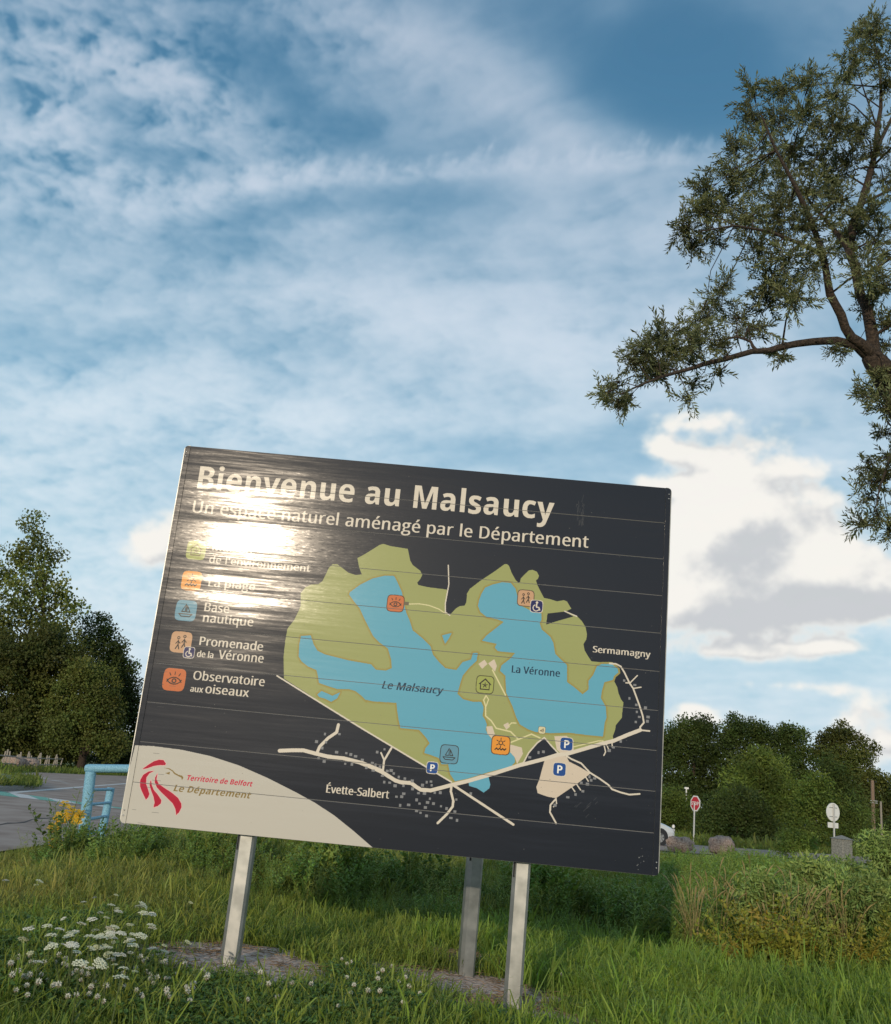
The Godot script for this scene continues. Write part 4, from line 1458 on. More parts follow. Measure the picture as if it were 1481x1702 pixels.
func make_trees() -> void:
	var fine := clump(41, 90, 0.26, 0.6)
	var broad := clump(42, 110, 0.25, 0.75)
	var airy := clump(43, 34, 0.34, 0.8)
	var narrow := clump(44, 90, 0.42, 0.26)
	var dark := Color(0.055, 0.085, 0.02)
	var olive := Color(0.11, 0.135, 0.033)
	var mid := Color(0.095, 0.145, 0.033)
	var bright := Color(0.14, 0.205, 0.04)
	var far_left := "tall trees beyond the junction"
	grow("broadleaf_tree", "tall pale green tree with an airy open top beside the road junction", far_left, base_under(40, -100.0), lobes_from([[50, 870, 16, 20], [65, 905, 26, 26], [30, 920, 26, 28], [85, 935, 22, 22], [12, 960, 30, 34], [60, 965, 40, 34], [98, 990, 26, 24], [30, 1010, 40, 34], [85, 1030, 38, 34], [118, 1015, 14, 16], [-20, 1020, 40, 50], [40, 1060, 50, 40], [108, 1065, 30, 26]], -100.0), airy, 0.85, 1.25, olive * 1.25, 0.45, "tree", true, 0.6)
	grow("broadleaf_tree", "dense dark green tree filling the space under the airy one", far_left, base_under(60, -97.0), lobes_from([[30, 1095, 60, 45], [90, 1090, 46, 40], [-30, 1110, 60, 60], [20, 1150, 60, 45], [85, 1140, 50, 40], [130, 1110, 26, 36], [60, 1200, 60, 45], [0, 1215, 60, 45], [110, 1190, 40, 44], [-60, 1190, 50, 60], [40, 1245, 60, 24], [100, 1245, 44, 22]], -97.0), broad, 1.0, 1.7, olive * 0.85, 0.5)
	grow("broadleaf_tree", "olive green rounded tree with hanging leaves beside the dense dark one", far_left, base_under(140, -94.0), lobes_from([[140, 1120, 30, 28], [165, 1150, 30, 32], [120, 1160, 34, 34], [150, 1190, 40, 36], [180, 1190, 22, 30], [110, 1210, 36, 34], [160, 1235, 42, 24], [190, 1235, 20, 18]], -94.0), broad, 0.85, 1.7, olive, 0.4)
	grow("broadleaf_tree", "blackish green tree at the end of the row behind the sign's edge", far_left, base_under(190, -106.0), lobes_from([[160, 1050, 26, 30], [175, 1085, 30, 26], [195, 1110, 28, 28], [212, 1150, 22, 24], [205, 1190, 26, 30], [235, 1210, 26, 40], [180, 1150, 36, 40], [215, 1240, 40, 20], [260, 1240, 30, 26]], -106.0), broad, 0.9, 1.8, dark * 0.8, 0.5)
	var wood := "oaks along the far edge of the field"
	var z := -112.0
	var k := 0
	for o in [
		["wide dark oak standing behind the stop sign", 1150, [[1118, 1222, 20, 15], [1145, 1212, 22, 17], [1172, 1210, 20, 17], [1105, 1246, 26, 20], [1140, 1240, 26, 22], [1178, 1236, 22, 20], [1115, 1280, 30, 24], [1160, 1272, 28, 24], [1190, 1262, 16, 18], [1130, 1315, 40, 26], [1175, 1310, 28, 30], [1150, 1350, 60, 30]]],
		["tall dark oak with a flat top between two other oaks", 1235, [[1212, 1218, 14, 15], [1232, 1207, 20, 14], [1256, 1212, 20, 15], [1276, 1226, 14, 13], [1222, 1238, 24, 18], [1258, 1240, 24, 20], [1212, 1268, 24, 22], [1246, 1272, 28, 22], [1280, 1262, 18, 20], [1230, 1310, 46, 30], [1275, 1305, 26, 28], [1245, 1350, 60, 30]]],
		["dark oak with a pointed top behind the green bushes", 1320, [[1303, 1211, 11, 10], [1314, 1220, 15, 12], [1330, 1232, 13, 12], [1298, 1236, 18, 15], [1322, 1252, 20, 17], [1300, 1268, 22, 20], [1340, 1272, 14, 20], [1312, 1300, 32, 24], [1340, 1310, 20, 30], [1320, 1345, 44, 30]]],
		["large round oak beside the utility poles", 1405, [[1374, 1230, 15, 13], [1396, 1222, 20, 13], [1420, 1230, 18, 14], [1440, 1250, 15, 15], [1370, 1256, 20, 18], [1402, 1254, 26, 20], [1436, 1276, 20, 18], [1455, 1298, 15, 16], [1378, 1290, 26, 24], [1415, 1290, 28, 24], [1445, 1322, 26, 24], [1395, 1330, 40, 30], [1462, 1352, 30, 30], [1420, 1355, 46, 30]]],
		["low dark tree past the utility poles", 1500, [[1474, 1322, 16, 16], [1496, 1316, 22, 20], [1520, 1300, 30, 30], [1480, 1350, 26, 24], [1550, 1310, 50, 50], [1500, 1372, 46, 30]]]]:
		grow("oak_tree", o[0], wood, base_under(o[1], z), lobes_from(o[2], z, 1.3), broad, 0.85, 1.5, [dark, dark * 1.1, dark * 1.25, olive * 0.8, dark][k], 0.5)
		k += 1
	var hedge := "bushes in front of the oaks"
	grow("bush", "bright green willow bush with upright shoots in front of the oaks", hedge, base_under(1265, -72.0), lobes_from([[1262, 1262, 16, 20], [1240, 1285, 26, 26], [1280, 1280, 26, 26], [1260, 1310, 40, 34], [1225, 1320, 30, 34], [1300, 1315, 26, 34], [1265, 1350, 50, 34], [1215, 1350, 26, 30], [1310, 1355, 24, 34]], -72.0), narrow, 0.7, 1.9, bright * 0.8, 0.14, "bush")
	grow("bush", "low dark round bush beside the stop sign pole", hedge, base_under(1225, -62.0), lobes_from([[1225, 1335, 36, 24], [1200, 1355, 32, 26], [1250, 1350, 30, 28], [1180, 1375, 24, 22], [1225, 1378, 46, 24], [1265, 1378, 26, 22]], -62.0), fine, 0.55, 1.9, dark * 0.95, 0.12, "bush")
	grow("bush", "yellowish green bush between the sign's edge and the stop sign", hedge, base_under(1118, -68.0), lobes_from([[1112, 1328, 24, 16], [1135, 1342, 20, 18], [1105, 1350, 30, 24], [1130, 1365, 24, 18], [1090, 1345, 30, 30]], -68.0), fine, 0.5, 1.9, bright * 0.7, 0.1, "bush")
	grow("bush", "small light green tree in front of the large round oak", hedge, base_under(1355, -66.0), lobes_from([[1356, 1300, 18, 16], [1345, 1322, 24, 20], [1372, 1330, 20, 24], [1350, 1350, 28, 24], [1335, 1375, 26, 22], [1375, 1370, 26, 24]], -66.0), fine, 0.55, 1.9, bright * 0.72, 0.12, "bush")
	grow("bush", "feathery green bush behind the round road sign", hedge, base_under(1400, -70.0), lobes_from([[1380, 1278, 18, 20], [1395, 1305, 22, 22], [1410, 1330, 26, 26], [1390, 1355, 30, 28], [1425, 1365, 26, 26]], -70.0), narrow, 0.6, 1.8, mid * 0.95, 0.12, "bush")
	grow("bush", "yellow green low bush on the bank before the dark round bush", hedge, base_under(1318, -44.0), lobes_from([[1318, 1395, 20, 12], [1335, 1400, 18, 12], [1305, 1408, 14, 10]], -44.0), fine, 0.34, 1.8, bright * 0.95, 0.05, "bush")

	grow("bush", "long dark hedge under the trees at the far side of the junction", hedge, base_under(180, -118.0), lobes_from([[100, 1250, 40, 16], [150, 1252, 40, 16], [200, 1256, 40, 16], [250, 1260, 40, 16], [300, 1264, 40, 18], [50, 1246, 40, 16], [0, 1242, 40, 16]], -118.0), fine, 0.8, 1.9, dark * 0.9, 0.1, "bush")
	grow("bush", "low dark hedge behind the utility poles", hedge, base_under(1450, -88.0), lobes_from([[1400, 1376, 26, 14], [1430, 1378, 26, 14], [1460, 1380, 26, 16], [1490, 1382, 30, 18], [1530, 1384, 40, 20]], -88.0), fine, 0.6, 1.9, dark * 1.1, 0.1, "bush")


# ---------------------------------------------------------------- the willow

const LIMBS := [
	# px, py, depth, radius
	[[1640, 1330, -11.6, 0.3], [1610, 1150, -11.5, 0.25], [1570, 960, -11.4, 0.22], [1530, 780, -11.2, 0.2], [1490, 655, -11.1, 0.17], [1462, 610, -11.0, 0.15], [1447, 590, -11.0, 0.12]],
	[[1450, 594, -11.0, 0.085], [1425, 576, -10.95, 0.06], [1390, 566, -10.9, 0.05], [1350, 568, -10.85, 0.045], [1300, 576, -10.8, 0.04], [1250, 584, -10.7, 0.034], [1200, 598, -10.6, 0.03], [1150, 612, -10.5, 0.024], [1100, 626, -10.4, 0.017], [1060, 642, -10.3, 0.011], [1030, 656, -10.2, 0.007]],
	[[1452, 596, -11.0, 0.09], [1432, 572, -10.9, 0.065], [1405, 545, -10.8, 0.055], [1388, 505, -10.75, 0.05], [1376, 470, -10.7, 0.045], [1368, 425, -10.6, 0.04], [1350, 370, -10.5, 0.034], [1322, 310, -10.3, 0.026], [1290, 250, -10.2, 0.017], [1265, 190, -10.1, 0.009]],
	[[1455, 600, -11.0, 0.1], [1450, 560, -11.05, 0.075], [1440, 510, -11.1, 0.065], [1425, 465, -11.15, 0.06], [1412, 420, -11.2, 0.055], [1418, 370, -11.25, 0.05], [1440, 310, -11.3, 0.045], [1455, 250, -11.4, 0.036], [1464, 180, -11.5, 0.026], [1462, 110, -11.5, 0.015], [1450, 60, -11.5, 0.007]],
	[[1412, 420, -11.2, 0.04], [1385, 380, -11.3, 0.03], [1350, 340, -11.5, 0.02], [1310, 290, -11.6, 0.012]],
	[[1368, 425, -10.6, 0.03], [1330, 405, -10.5, 0.024], [1280, 385, -10.4, 0.018], [1220, 375, -10.3, 0.012], [1160, 385, -10.2, 0.006]],
	[[1258, 583, -10.7, 0.022], [1248, 568, -10.75, 0.017], [1225, 560, -10.8, 0.015], [1190, 566, -10.9, 0.01], [1150, 560, -11.0, 0.005]],
	[[1490, 655, -11.1, 0.12], [1520, 560, -11.4, 0.1], [1560, 440, -11.8, 0.07], [1600, 320, -12.1, 0.045], [1620, 200, -12.3, 0.02]],
	[[1530, 780, -11.2, 0.11], [1590, 690, -10.8, 0.09], [1660, 600, -10.4, 0.06], [1730, 520, -10.1, 0.03]],
	[[1520, 740, -11.2, 0.05], [1500, 730, -10.7, 0.03], [1480, 760, -10.4, 0.018], [1462, 810, -10.2, 0.009], [1455, 850, -10.1, 0.004]],
	[[1530, 780, -11.2, 0.09], [1560, 680, -12.2, 0.07], [1570, 560, -13.0, 0.05], [1540, 440, -13.6, 0.03]],
	[[1455, 250, -11.4, 0.03], [1490, 180, -11.9, 0.02], [1530, 120, -12.2, 0.01]],
]
const SPRAYS := [
	# px, py, radius in pixels
	[1440, 60, 42], [1465, 95, 46], [1420, 100, 34], [1455, 45, 30], [1475, 140, 34], [1405, 130, 24], [1345, 130, 30], [1250, 150, 30], [1300, 150, 38], [1385, 160, 34], [1245, 190, 38], [1290, 200, 44], [1340, 190, 48], [1390, 210, 46], [1430, 215, 34], [1220, 245, 34], [1265, 255, 46], [1315, 250, 52], [1365, 260, 50], [1410, 270, 40], [1215, 290, 38],
	[1250, 310, 46], [1300, 310, 52], [1350, 320, 50], [1395, 330, 38], [1175, 320, 34], [1200, 345, 42], [1165, 350, 38], [1245, 365, 50], [1295, 365, 50], [1340, 375, 44], [1135, 380, 30], [1150, 410, 34], [1185, 400, 32], [1260, 415, 36], [1310, 430, 46], [1350, 450, 40], [1280, 470, 46], [1320, 495, 40], [1275, 505, 32], [1450, 350, 44], [1470, 300, 38], [1455, 405, 44], [1400, 400, 40],
	[1430, 450, 40], [1470, 470, 40], [1440, 500, 28], [1475, 540, 26], [1460, 250, 30], [1380, 300, 40], [1420, 370, 30], [1370, 420, 30],
	[1200, 480, 26], [1190, 505, 32], [1225, 530, 34], [1170, 530, 36], [1135, 550, 36], [1095, 560, 34], [1160, 565, 38], [1120, 585, 38], [1080, 590, 32], [1055, 580, 22], [1200, 570, 30], [1150, 600, 30], [1100, 615, 30], [1070, 615, 24], [1050, 600, 20], [1240, 550, 24], [1265, 545, 16], [1020, 640, 22], [1005, 655, 18], [1030, 672, 24], [1045, 660, 18], [1195, 620, 14], [1152, 640, 12], [1145, 660, 12], [1300, 595, 13], [1285, 585, 10], [1390, 580, 12], [1405, 585, 10],
	[1470, 620, 22], [1450, 655, 26], [1430, 655, 16], [1475, 680, 30], [1470, 720, 20], [1480, 760, 20], [1440, 775, 22], [1450, 800, 28], [1475, 790, 20], [1440, 830, 20], [1460, 860, 26], [1435, 870, 12], [1480, 880, 22], [1470, 575, 16],
	[1540, 110, 60], [1600, 200, 70], [1640, 300, 70], [1560, 290, 70], [1520, 200, 50], [1530, 400, 60], [1600, 400, 70], [1660, 400, 60], [1550, 500, 60], [1620, 520, 70], [1700, 500, 70], [1740, 560, 60], [1560, 610, 50], [1640, 620, 60], [1600, 720, 50], [1520, 830, 36], [1540, 700, 36], [1690, 610, 60],
]


func make_spray(seed_: int) -> ArrayMesh:
	# a willow twig about 0.3 m long with its narrow leaves
	var r := RandomNumberGenerator.new()
	r.seed = seed_
	var s := Soup.new()
	s.tint = Color(0.55, 0.4, 0.3)
	var tip := Vector3(0.03, -0.05, 0.3)
	s.tube(PackedVector3Array([Vector3.ZERO, Vector3(0.015, 0.01, 0.15), tip]), PackedFloat32Array([0.0035, 0.0025, 0.001]), 4, false)
	for k in 22:
		var f := 0.08 + 0.92 * k / 21.0
		var p := Vector3(0.03 * f, 0.02 * sin(f * PI) - 0.05 * f * f, 0.3 * f)
		var a := k * 2.4 + r.randfn() * 0.4
		var along := (Vector3(cos(a), sin(a) - 0.1, 0.75 + 0.7 * f)).normalized()
		var side := along.cross(Vector3(r.randfn(), r.randfn() + 0.6, r.randfn())).normalized()
		var l := r.randf_range(0.055, 0.095)
		var w := l * r.randf_range(0.11, 0.16)
		var shade := r.randf_range(0.7, 1.3)
		s.tint = Color(shade * r.randf_range(0.9, 1.15), shade, shade * r.randf_range(0.85, 1.2))
		var bend := along.cross(side) * l * r.randf_range(-0.15, 0.15)
		var fold := along.cross(side) * w * 0.5
		var m := p + along * l * 0.45 + bend * 0.6
		s.tri(p, m + side * w + fold, p + along * l)
		s.tri(p, p + along * l, m - side * w + fold)
	return s.mesh(mats.leaf)


func make_willow() -> void:
	var base := at_depth(1640, 1330, -11.6)
	base.y = height(base.x, base.z)
	var t := thing("willow_tree", base, "leaning willow with narrow grey green leaves and a long level bough", "tree")
	var wood := Soup.new()
	var nodes := []
	for limb in LIMBS:
		var path := PackedVector3Array()
		var radii := PackedFloat32Array()
		if limb == LIMBS[0]:
			path.append(Vector3(0.1, -0.3, 0))
			radii.append(0.42)
		var last := Vector3.ZERO
		for k in limb.size():
			var p := at_depth(limb[k][0], limb[k][1], limb[k][2]) - base
			if k > 0:
				var mid: Vector3 = last.lerp(p, 0.5) + Vector3(rng.randfn(), rng.randfn(), rng.randfn()) * limb[k][3] * 0.3
				path.append(mid)
				radii.append((limb[k][3] + limb[k - 1][3]) * 0.5 * rng.randf_range(0.95, 1.06))
				nodes.append([mid, radii[radii.size() - 1]])
			path.append(p)
			radii.append(limb[k][3])
			nodes.append([p, limb[k][3]])
			last = p
		wood.tube(path, radii, 9)
	var kinds := [make_spray(61), make_spray(62), make_spray(63)]
	var places := [[], [], []]
	var tints := [PackedColorArray(), PackedColorArray(), PackedColorArray()]
	for sp in SPRAYS:
		var z := -11.0 + rng.randf_range(-0.75, 0.75)
		var near := Vector3.ZERO
		var gap := 1e9
		var thin := 0.01
		var guess := at_depth(sp[0], sp[1], z) - base
		for n in nodes:
			var flat := Vector3(n[0].x - guess.x, n[0].y - guess.y, (n[0].z - guess.z) * 0.4)
			if flat.length() < gap and n[1] < 0.08:
				gap = flat.length()
				near = n[0]
				thin = n[1]
		var c := at_depth(sp[0], sp[1], lerpf(near.z + base.z, z, 0.65)) - base
		var rad: float = sp[2] / FOCAL * 11.3
		var bend := near.lerp(c, 0.5) + Vector3(rng.randfn() * 0.06, 0.06, rng.randfn() * 0.06)
		var r0 := minf(thin * 0.6, 0.004 + 0.012 * rad / 0.3)
		wood.tube(PackedVector3Array([near, bend, c]), PackedFloat32Array([r0, r0 * 0.7, 0.003]), 5, false)
		for k in 3:
			var d := Vector3(rng.randfn(), rng.randfn(), rng.randfn()).normalized() * rad * 0.7
			wood.tube(PackedVector3Array([bend.lerp(c, 0.6), c + d * 0.5, c + d]), PackedFloat32Array([0.005, 0.004, 0.002]), 4, false)
		var tone := rng.randf_range(0.7, 1.35)
		for k in int(rng.randf_range(300.0, 560.0) * rad * rad) + 6:
			var d := Vector3(rng.randfn(), rng.randfn(), rng.randfn()).normalized()
			var p := c + d * rad * pow(rng.randf(), 0.6) * 0.88
			var out := (d + Vector3(rng.randfn(), rng.randfn() + 0.1, rng.randfn()) * 0.55).normalized()
			var which := rng.randi() % 3
			var turn := Basis.looking_at(-out, Vector3(0.1, 1, 0.05)).rotated(out, rng.randf() * TAU)
			places[which].append(Transform3D(turn.scaled(Vector3.ONE * rng.randf_range(0.6, 1.05)), p - out * 0.12))
			var shade := tone * rng.randf_range(0.75, 1.25)
			tints[which].append(Color(0.15 * shade, 0.17 * shade, 0.08 * shade))
	put("trunk", wood.mesh(mats.bark), t)
	for k in 3:
		copies("crown", kinds[k], places[k], tints[k], t)


# ---------------------------------------------------------------- weeds, grass, flowers

func blades(seed_: int, count: int, radius: float, tall: float, wide: float, droop: float, dry := 0.0) -> ArrayMesh:
	var r := RandomNumberGenerator.new()
	r.seed = seed_
	var s := Soup.new()
	for k in count:
		var a := r.randf() * TAU
		var p := Vector3(cos(a), 0, sin(a)) * radius * sqrt(r.randf())
		var b := a + r.randfn() * 0.9
		var lean := Vector3(cos(b), 0, sin(b)) * r.randf_range(0.1, 1.0) * droop
		var h := tall * r.randf_range(0.5, 1.15)
		var w := wide * r.randf_range(0.7, 1.3) * 0.5
		var side := Vector3(-sin(b), 0, cos(b)).rotated(Vector3.UP, r.randfn() * 0.5) * w
		var shade := r.randf_range(0.75, 1.25)
		s.tint = Color(shade * 1.7, shade * 1.25, shade * 1.3) if r.randf() < dry else Color(shade * r.randf_range(0.85, 1.15), shade, shade * r.randf_range(0.8, 1.1))
		p.y = -0.02
		var m := p + Vector3(0, h * 0.55, 0) + lean * h * 0.25
		var q := p + Vector3(0, h * 0.85, 0) + lean * h * 0.62
		var tip := p + Vector3(0, h * (1.0 - 0.18 * droop), 0) + lean * h
		s.quad(p - side, p + side, m + side * 0.9, m - side * 0.9)
		s.quad(m - side * 0.9, m + side * 0.9, q + side * 0.6, q - side * 0.6)
		s.tri(q - side * 0.6, q + side * 0.6, tip)
	return s.mesh(mats.blade)


func leaf_shape(s: Soup, p: Vector3, along: Vector3, side: Vector3, l: float, w: float) -> void:
	var up := along.cross(side).normalized()
	var a := p + along * l * 0.35 + up * w * 0.2
	var b := p + along * l * 0.75 - up * l * 0.05
	var tip := p + along * l - up * l * 0.16
	s.tri(p, a + side * w * 0.5, a - side * w * 0.5)
	s.quad(a - side * w * 0.5, a + side * w * 0.5, b + side * w * 0.36, b - side * w * 0.36)
	s.tri(b - side * w * 0.36, b + side * w * 0.36, tip)


func weed(seed_: int, tall: float, leaves: int, leaf: float, slim: float, stems := 3) -> ArrayMesh:
	# a leafy wayside plant: a few stems with leaves all the way up
	var r := RandomNumberGenerator.new()
	r.seed = seed_
	var s := Soup.new()
	for j in stems:
		var a := TAU * j / stems + r.randfn() * 0.4
		var foot_ := Vector3(cos(a), 0, sin(a)) * 0.05
		var lean := Vector3(cos(a), 0, sin(a)) * r.randf_range(0.05, 0.45) * tall
		var h := tall * r.randf_range(0.7, 1.1)
		var at := func(f: float) -> Vector3: return foot_ + lean * f * f + Vector3(0, h * (f - 0.12 * f * f), 0)
		s.tint = Color(0.9, 0.8, 0.7)
		s.tube(PackedVector3Array([at.call(0.0) - Vector3(0, 0.05, 0), at.call(0.4), at.call(1.0)]), PackedFloat32Array([0.006, 0.005, 0.002]), 4, false)
		for k in leaves:
			var f := 0.1 + 0.9 * (k + 0.5) / leaves
			var b := k * 2.4 + r.randf() * 0.8
			var along := Vector3(cos(b), r.randf_range(-0.15, 0.7), sin(b)).normalized()
			var side := along.cross(Vector3.UP + Vector3(r.randfn(), 0, r.randfn()) * 0.3).normalized()
			var l := leaf * r.randf_range(0.6, 1.25) * (1.0 - 0.45 * f)
			var shade := r.randf_range(0.72, 1.28)
			s.tint = Color(shade * r.randf_range(0.88, 1.15), shade, shade * r.randf_range(0.8, 1.1))
			leaf_shape(s, at.call(f), along, side, l, l * slim)
	return s.mesh(mats.leaf)


func stalks(seed_: int, count: int, tall: float) -> ArrayMesh:
	# dry straw-coloured grass stalks with drooping seed heads
	var r := RandomNumberGenerator.new()
	r.seed = seed_
	var s := Soup.new()
	for k in count:
		var a := r.randf() * TAU
		var p := Vector3(cos(a), 0, sin(a)) * 0.06 * r.randf()
		var lean := Vector3(cos(a), 0, sin(a)) * r.randf_range(0.05, 0.35) * tall
		var h := tall * r.randf_range(0.7, 1.1)
		var shade := r.randf_range(0.8, 1.2)
		s.tint = Color(0.46 * shade, 0.38 * shade, 0.18 * shade)
		s.tube(PackedVector3Array([p, p + lean * 0.3 + Vector3(0, h * 0.55, 0), p + lean + Vector3(0, h, 0)]), PackedFloat32Array([0.0045, 0.004, 0.003]), 4, false)
		var top := p + lean + Vector3(0, h, 0)
		s.tube(PackedVector3Array([top - lean * 0.1 - Vector3(0, 0.04, 0), top + lean * 0.15 + Vector3(0, 0.04, 0), top + lean * 0.4 + Vector3(0, 0.09, 0)]), PackedFloat32Array([0.004, 0.011, 0.003]), 5, false)
	return s.mesh(mats.blade)


func upright(p: Vector3, size: float, tilt := 0.1) -> Transform3D:
	return Transform3D(Basis.from_euler(Vector3(rng.randfn() * tilt, rng.randf() * TAU, rng.randfn() * tilt)).scaled(Vector3.ONE * size), p)


func weed_height(x: float) -> float:
	# how tall the thicket behind the sign stands
	return lerpf(0.72, 0.86, smoothstep(-3.5, 0.5, x)) - 0.1 * smoothstep(1.6, 2.6, x) + 0.06 * smoothstep(1.8, 3.4, x) + 0.26 * smoothstep(3.5, 5.2, x)


func on_bare(x: float, z: float) -> float:
	# 1 on the trodden earth round the posts
	var most := 0.0
	for b in bare_spots:
		var d := Vector2((x - b[0]) / b[2], (z - b[1]) / b[3]).length()
		most = maxf(most, smoothstep(1.15, 0.8, d + 0.16 * sin(x * 9.0 + z * 7.0)))
	return most


var bare_spots := []


func make_thicket() -> void:
	var kinds := [weed(71, 1.0, 30, 0.15, 0.45, 4), weed(72, 1.0, 34, 0.13, 0.24, 3), weed(73, 1.0, 34, 0.12, 0.62, 5), weed(74, 1.0, 34, 0.15, 0.15, 4)]
	var names := ["nettle_thicket", "willowherb_thicket", "bramble_thicket", "goldenrod_thicket"]
	var labels := ["dense broad leaved weeds growing behind the sign", "narrow leaved tall weeds growing behind the sign", "low tangled bramble leaves growing behind the sign", "slender leaved weeds on the bank beyond the sign"]
	var tones := [Color(0.17, 0.275, 0.06), Color(0.21, 0.31, 0.072), Color(0.15, 0.255, 0.06), Color(0.24, 0.33, 0.08)]
	for k in 4:
		var places := []
		var tints := PackedColorArray()
		for j in 620:
			var x := rng.randf_range(-4.3, 11.0)
			var z := rng.randf_range(-13.4, -10.6) - 0.12 * maxf(x - 2.0, 0.0) * rng.randf_range(0.0, 3.0) - 1.0 * smoothstep(1.8, 2.8, x)
			if x < -2.6 and z > -11.2:
				continue
			var lumpy := 0.72 + 0.34 * sin(x * 2.1 + 1.0) * sin(z * 1.7 + x) + 0.2 * sin(x * 5.3)
			var size := weed_height(x) * clampf(lumpy, 0.35, 1.05) * rng.randf_range(0.5, 1.12) * (1.35 if rng.randf() < 0.08 else 1.0)
			size *= 1.0 - 0.4 * smoothstep(2.0, 3.0, x) * rng.randf()
			size *= lerpf(0.38, 1.08, smoothstep(-10.5, -12.9, z + 0.5 * sin(x * 1.9)))
			places.append(upright(Vector3(x, height(x, z), z), size, 0.16))
			var shade := rng.randf_range(0.75, 1.25)
			var warm := rng.randf_range(0.9, 1.2)
			tints.append(Color(tones[k].r * shade * warm, tones[k].g * shade, tones[k].b * shade))
		# the bank on the right, nearer the willow
		for j in 420:
			var x := rng.randf_range(2.6, 11.0)
			var z := rng.randf_range(-26.0, -12.5)
			if x < 2.0 - (z + 11.0) * 0.24 or x > 4.0 - (z + 6.0) * 0.9:
				continue
			var f := smoothstep(0.16, 0.36, x / -z)
			places.append(upright(Vector3(x, height(x, z), z), rng.randf_range(0.55, 0.95) * lerpf(0.5, 0.95, f), 0.16))
			var shade := rng.randf_range(0.8, 1.25)
			tints.append(Color(tones[k].r * shade * 1.1, tones[k].g * shade * 1.1, tones[k].b * shade))
		tag(copies(names[k], kinds[k], places, tints), labels[k], "weeds")
	# single shrubs that stand out of the bank
	var sprig := clump(81, 44, 0.5, 0.3)
	var spots := [[1335, 1474, -13.0, 46, 36], [1415, 1478, -13.2, 46, 36], [1490, 1450, -13.0, 50, 56], [1270, 1490, -12.6, 40, 36], [1375, 1500, -12.2, 50, 36], [1455, 1500, -12.0, 46, 40]]
	var says := ["leafy willow shrub between the dry stalks and the round road sign", "broad leafy willow shrub in front of the concrete pillar", "leafy willow shrub at the foot of the willow tree", "low leafy shrub beside the dry grass stalks", "dense leafy shrub above the yellowing plants", "dark leafy shrub behind the yellowing plants"]
	for k in spots.size():
		var q: Array = spots[k]
		var base := at_depth(q[0], q[1], q[2])
		base.y = height(base.x, base.z)
		var list := []
		for j in 7:
			list.append([q[0] + rng.randf_range(-0.7, 0.7) * q[3], q[1] + rng.randf_range(-0.8, 0.8) * q[4], q[3] * 0.55, q[4] * 0.5])
		grow("leafy_shrub", says[k], "shrubs on the bank", base, lobes_from(list, q[2]), sprig, 0.13, 1.5, Color(0.23, 0.325, 0.095) * rng.randf_range(0.85, 1.1), 0.025, "shrub")
	# yellowing wayside plants in front of the shrubs
	var gold := weed(91, 1.0, 30, 0.17, 0.4, 6)
	for k in 34:
		var px := 1225.0 + 8.2 * k + rng.randf_range(-8, 8)
		var p := foot(px, 1618.0 + rng.randf_range(-30, 18))
		var o := put("yellowing_plant", gold, null, upright(p, rng.randf_range(0.42, 0.78), 0.3))
		var warm: StandardMaterial3D = mats.leaf.duplicate()
		var t := rng.randf()
		if t < 0.7:
			tag(o, "wayside plant with yellow green leaves below the leafy shrubs", "plant", "yellow green plants below the shrubs")
		else:
			tag(o, "wayside plant with leaves turned orange below the leafy shrubs", "plant", "orange plants below the shrubs")
		warm.albedo_color = lin(lerpf(0.3, 0.46, t * t * t), lerpf(0.34, 0.3, t), 0.055)
		o.material_override = warm
	# dry stalks standing in the rough grass
	var straw := [stalks(101, 9, 1.0), stalks(102, 7, 1.0), stalks(103, 11, 1.0)]
	for k in 20:
		var px := 1150.0 + 11.0 * k + rng.randf_range(-10, 10) if k < 13 else rng.randf_range(1260, 1480)
		var p := foot(px, 1582.0 + rng.randf_range(-22, 12)) if k < 13 else grounded(at_depth(px, 1500, -12.0))
		tag(put("dry_grass_tuft", straw[k % 3], null, upright(p, rng.randf_range(0.6, 0.95), 0.15)), "tuft of straw coloured grass stalks standing among the green weeds", "grass", "dry grass tufts")


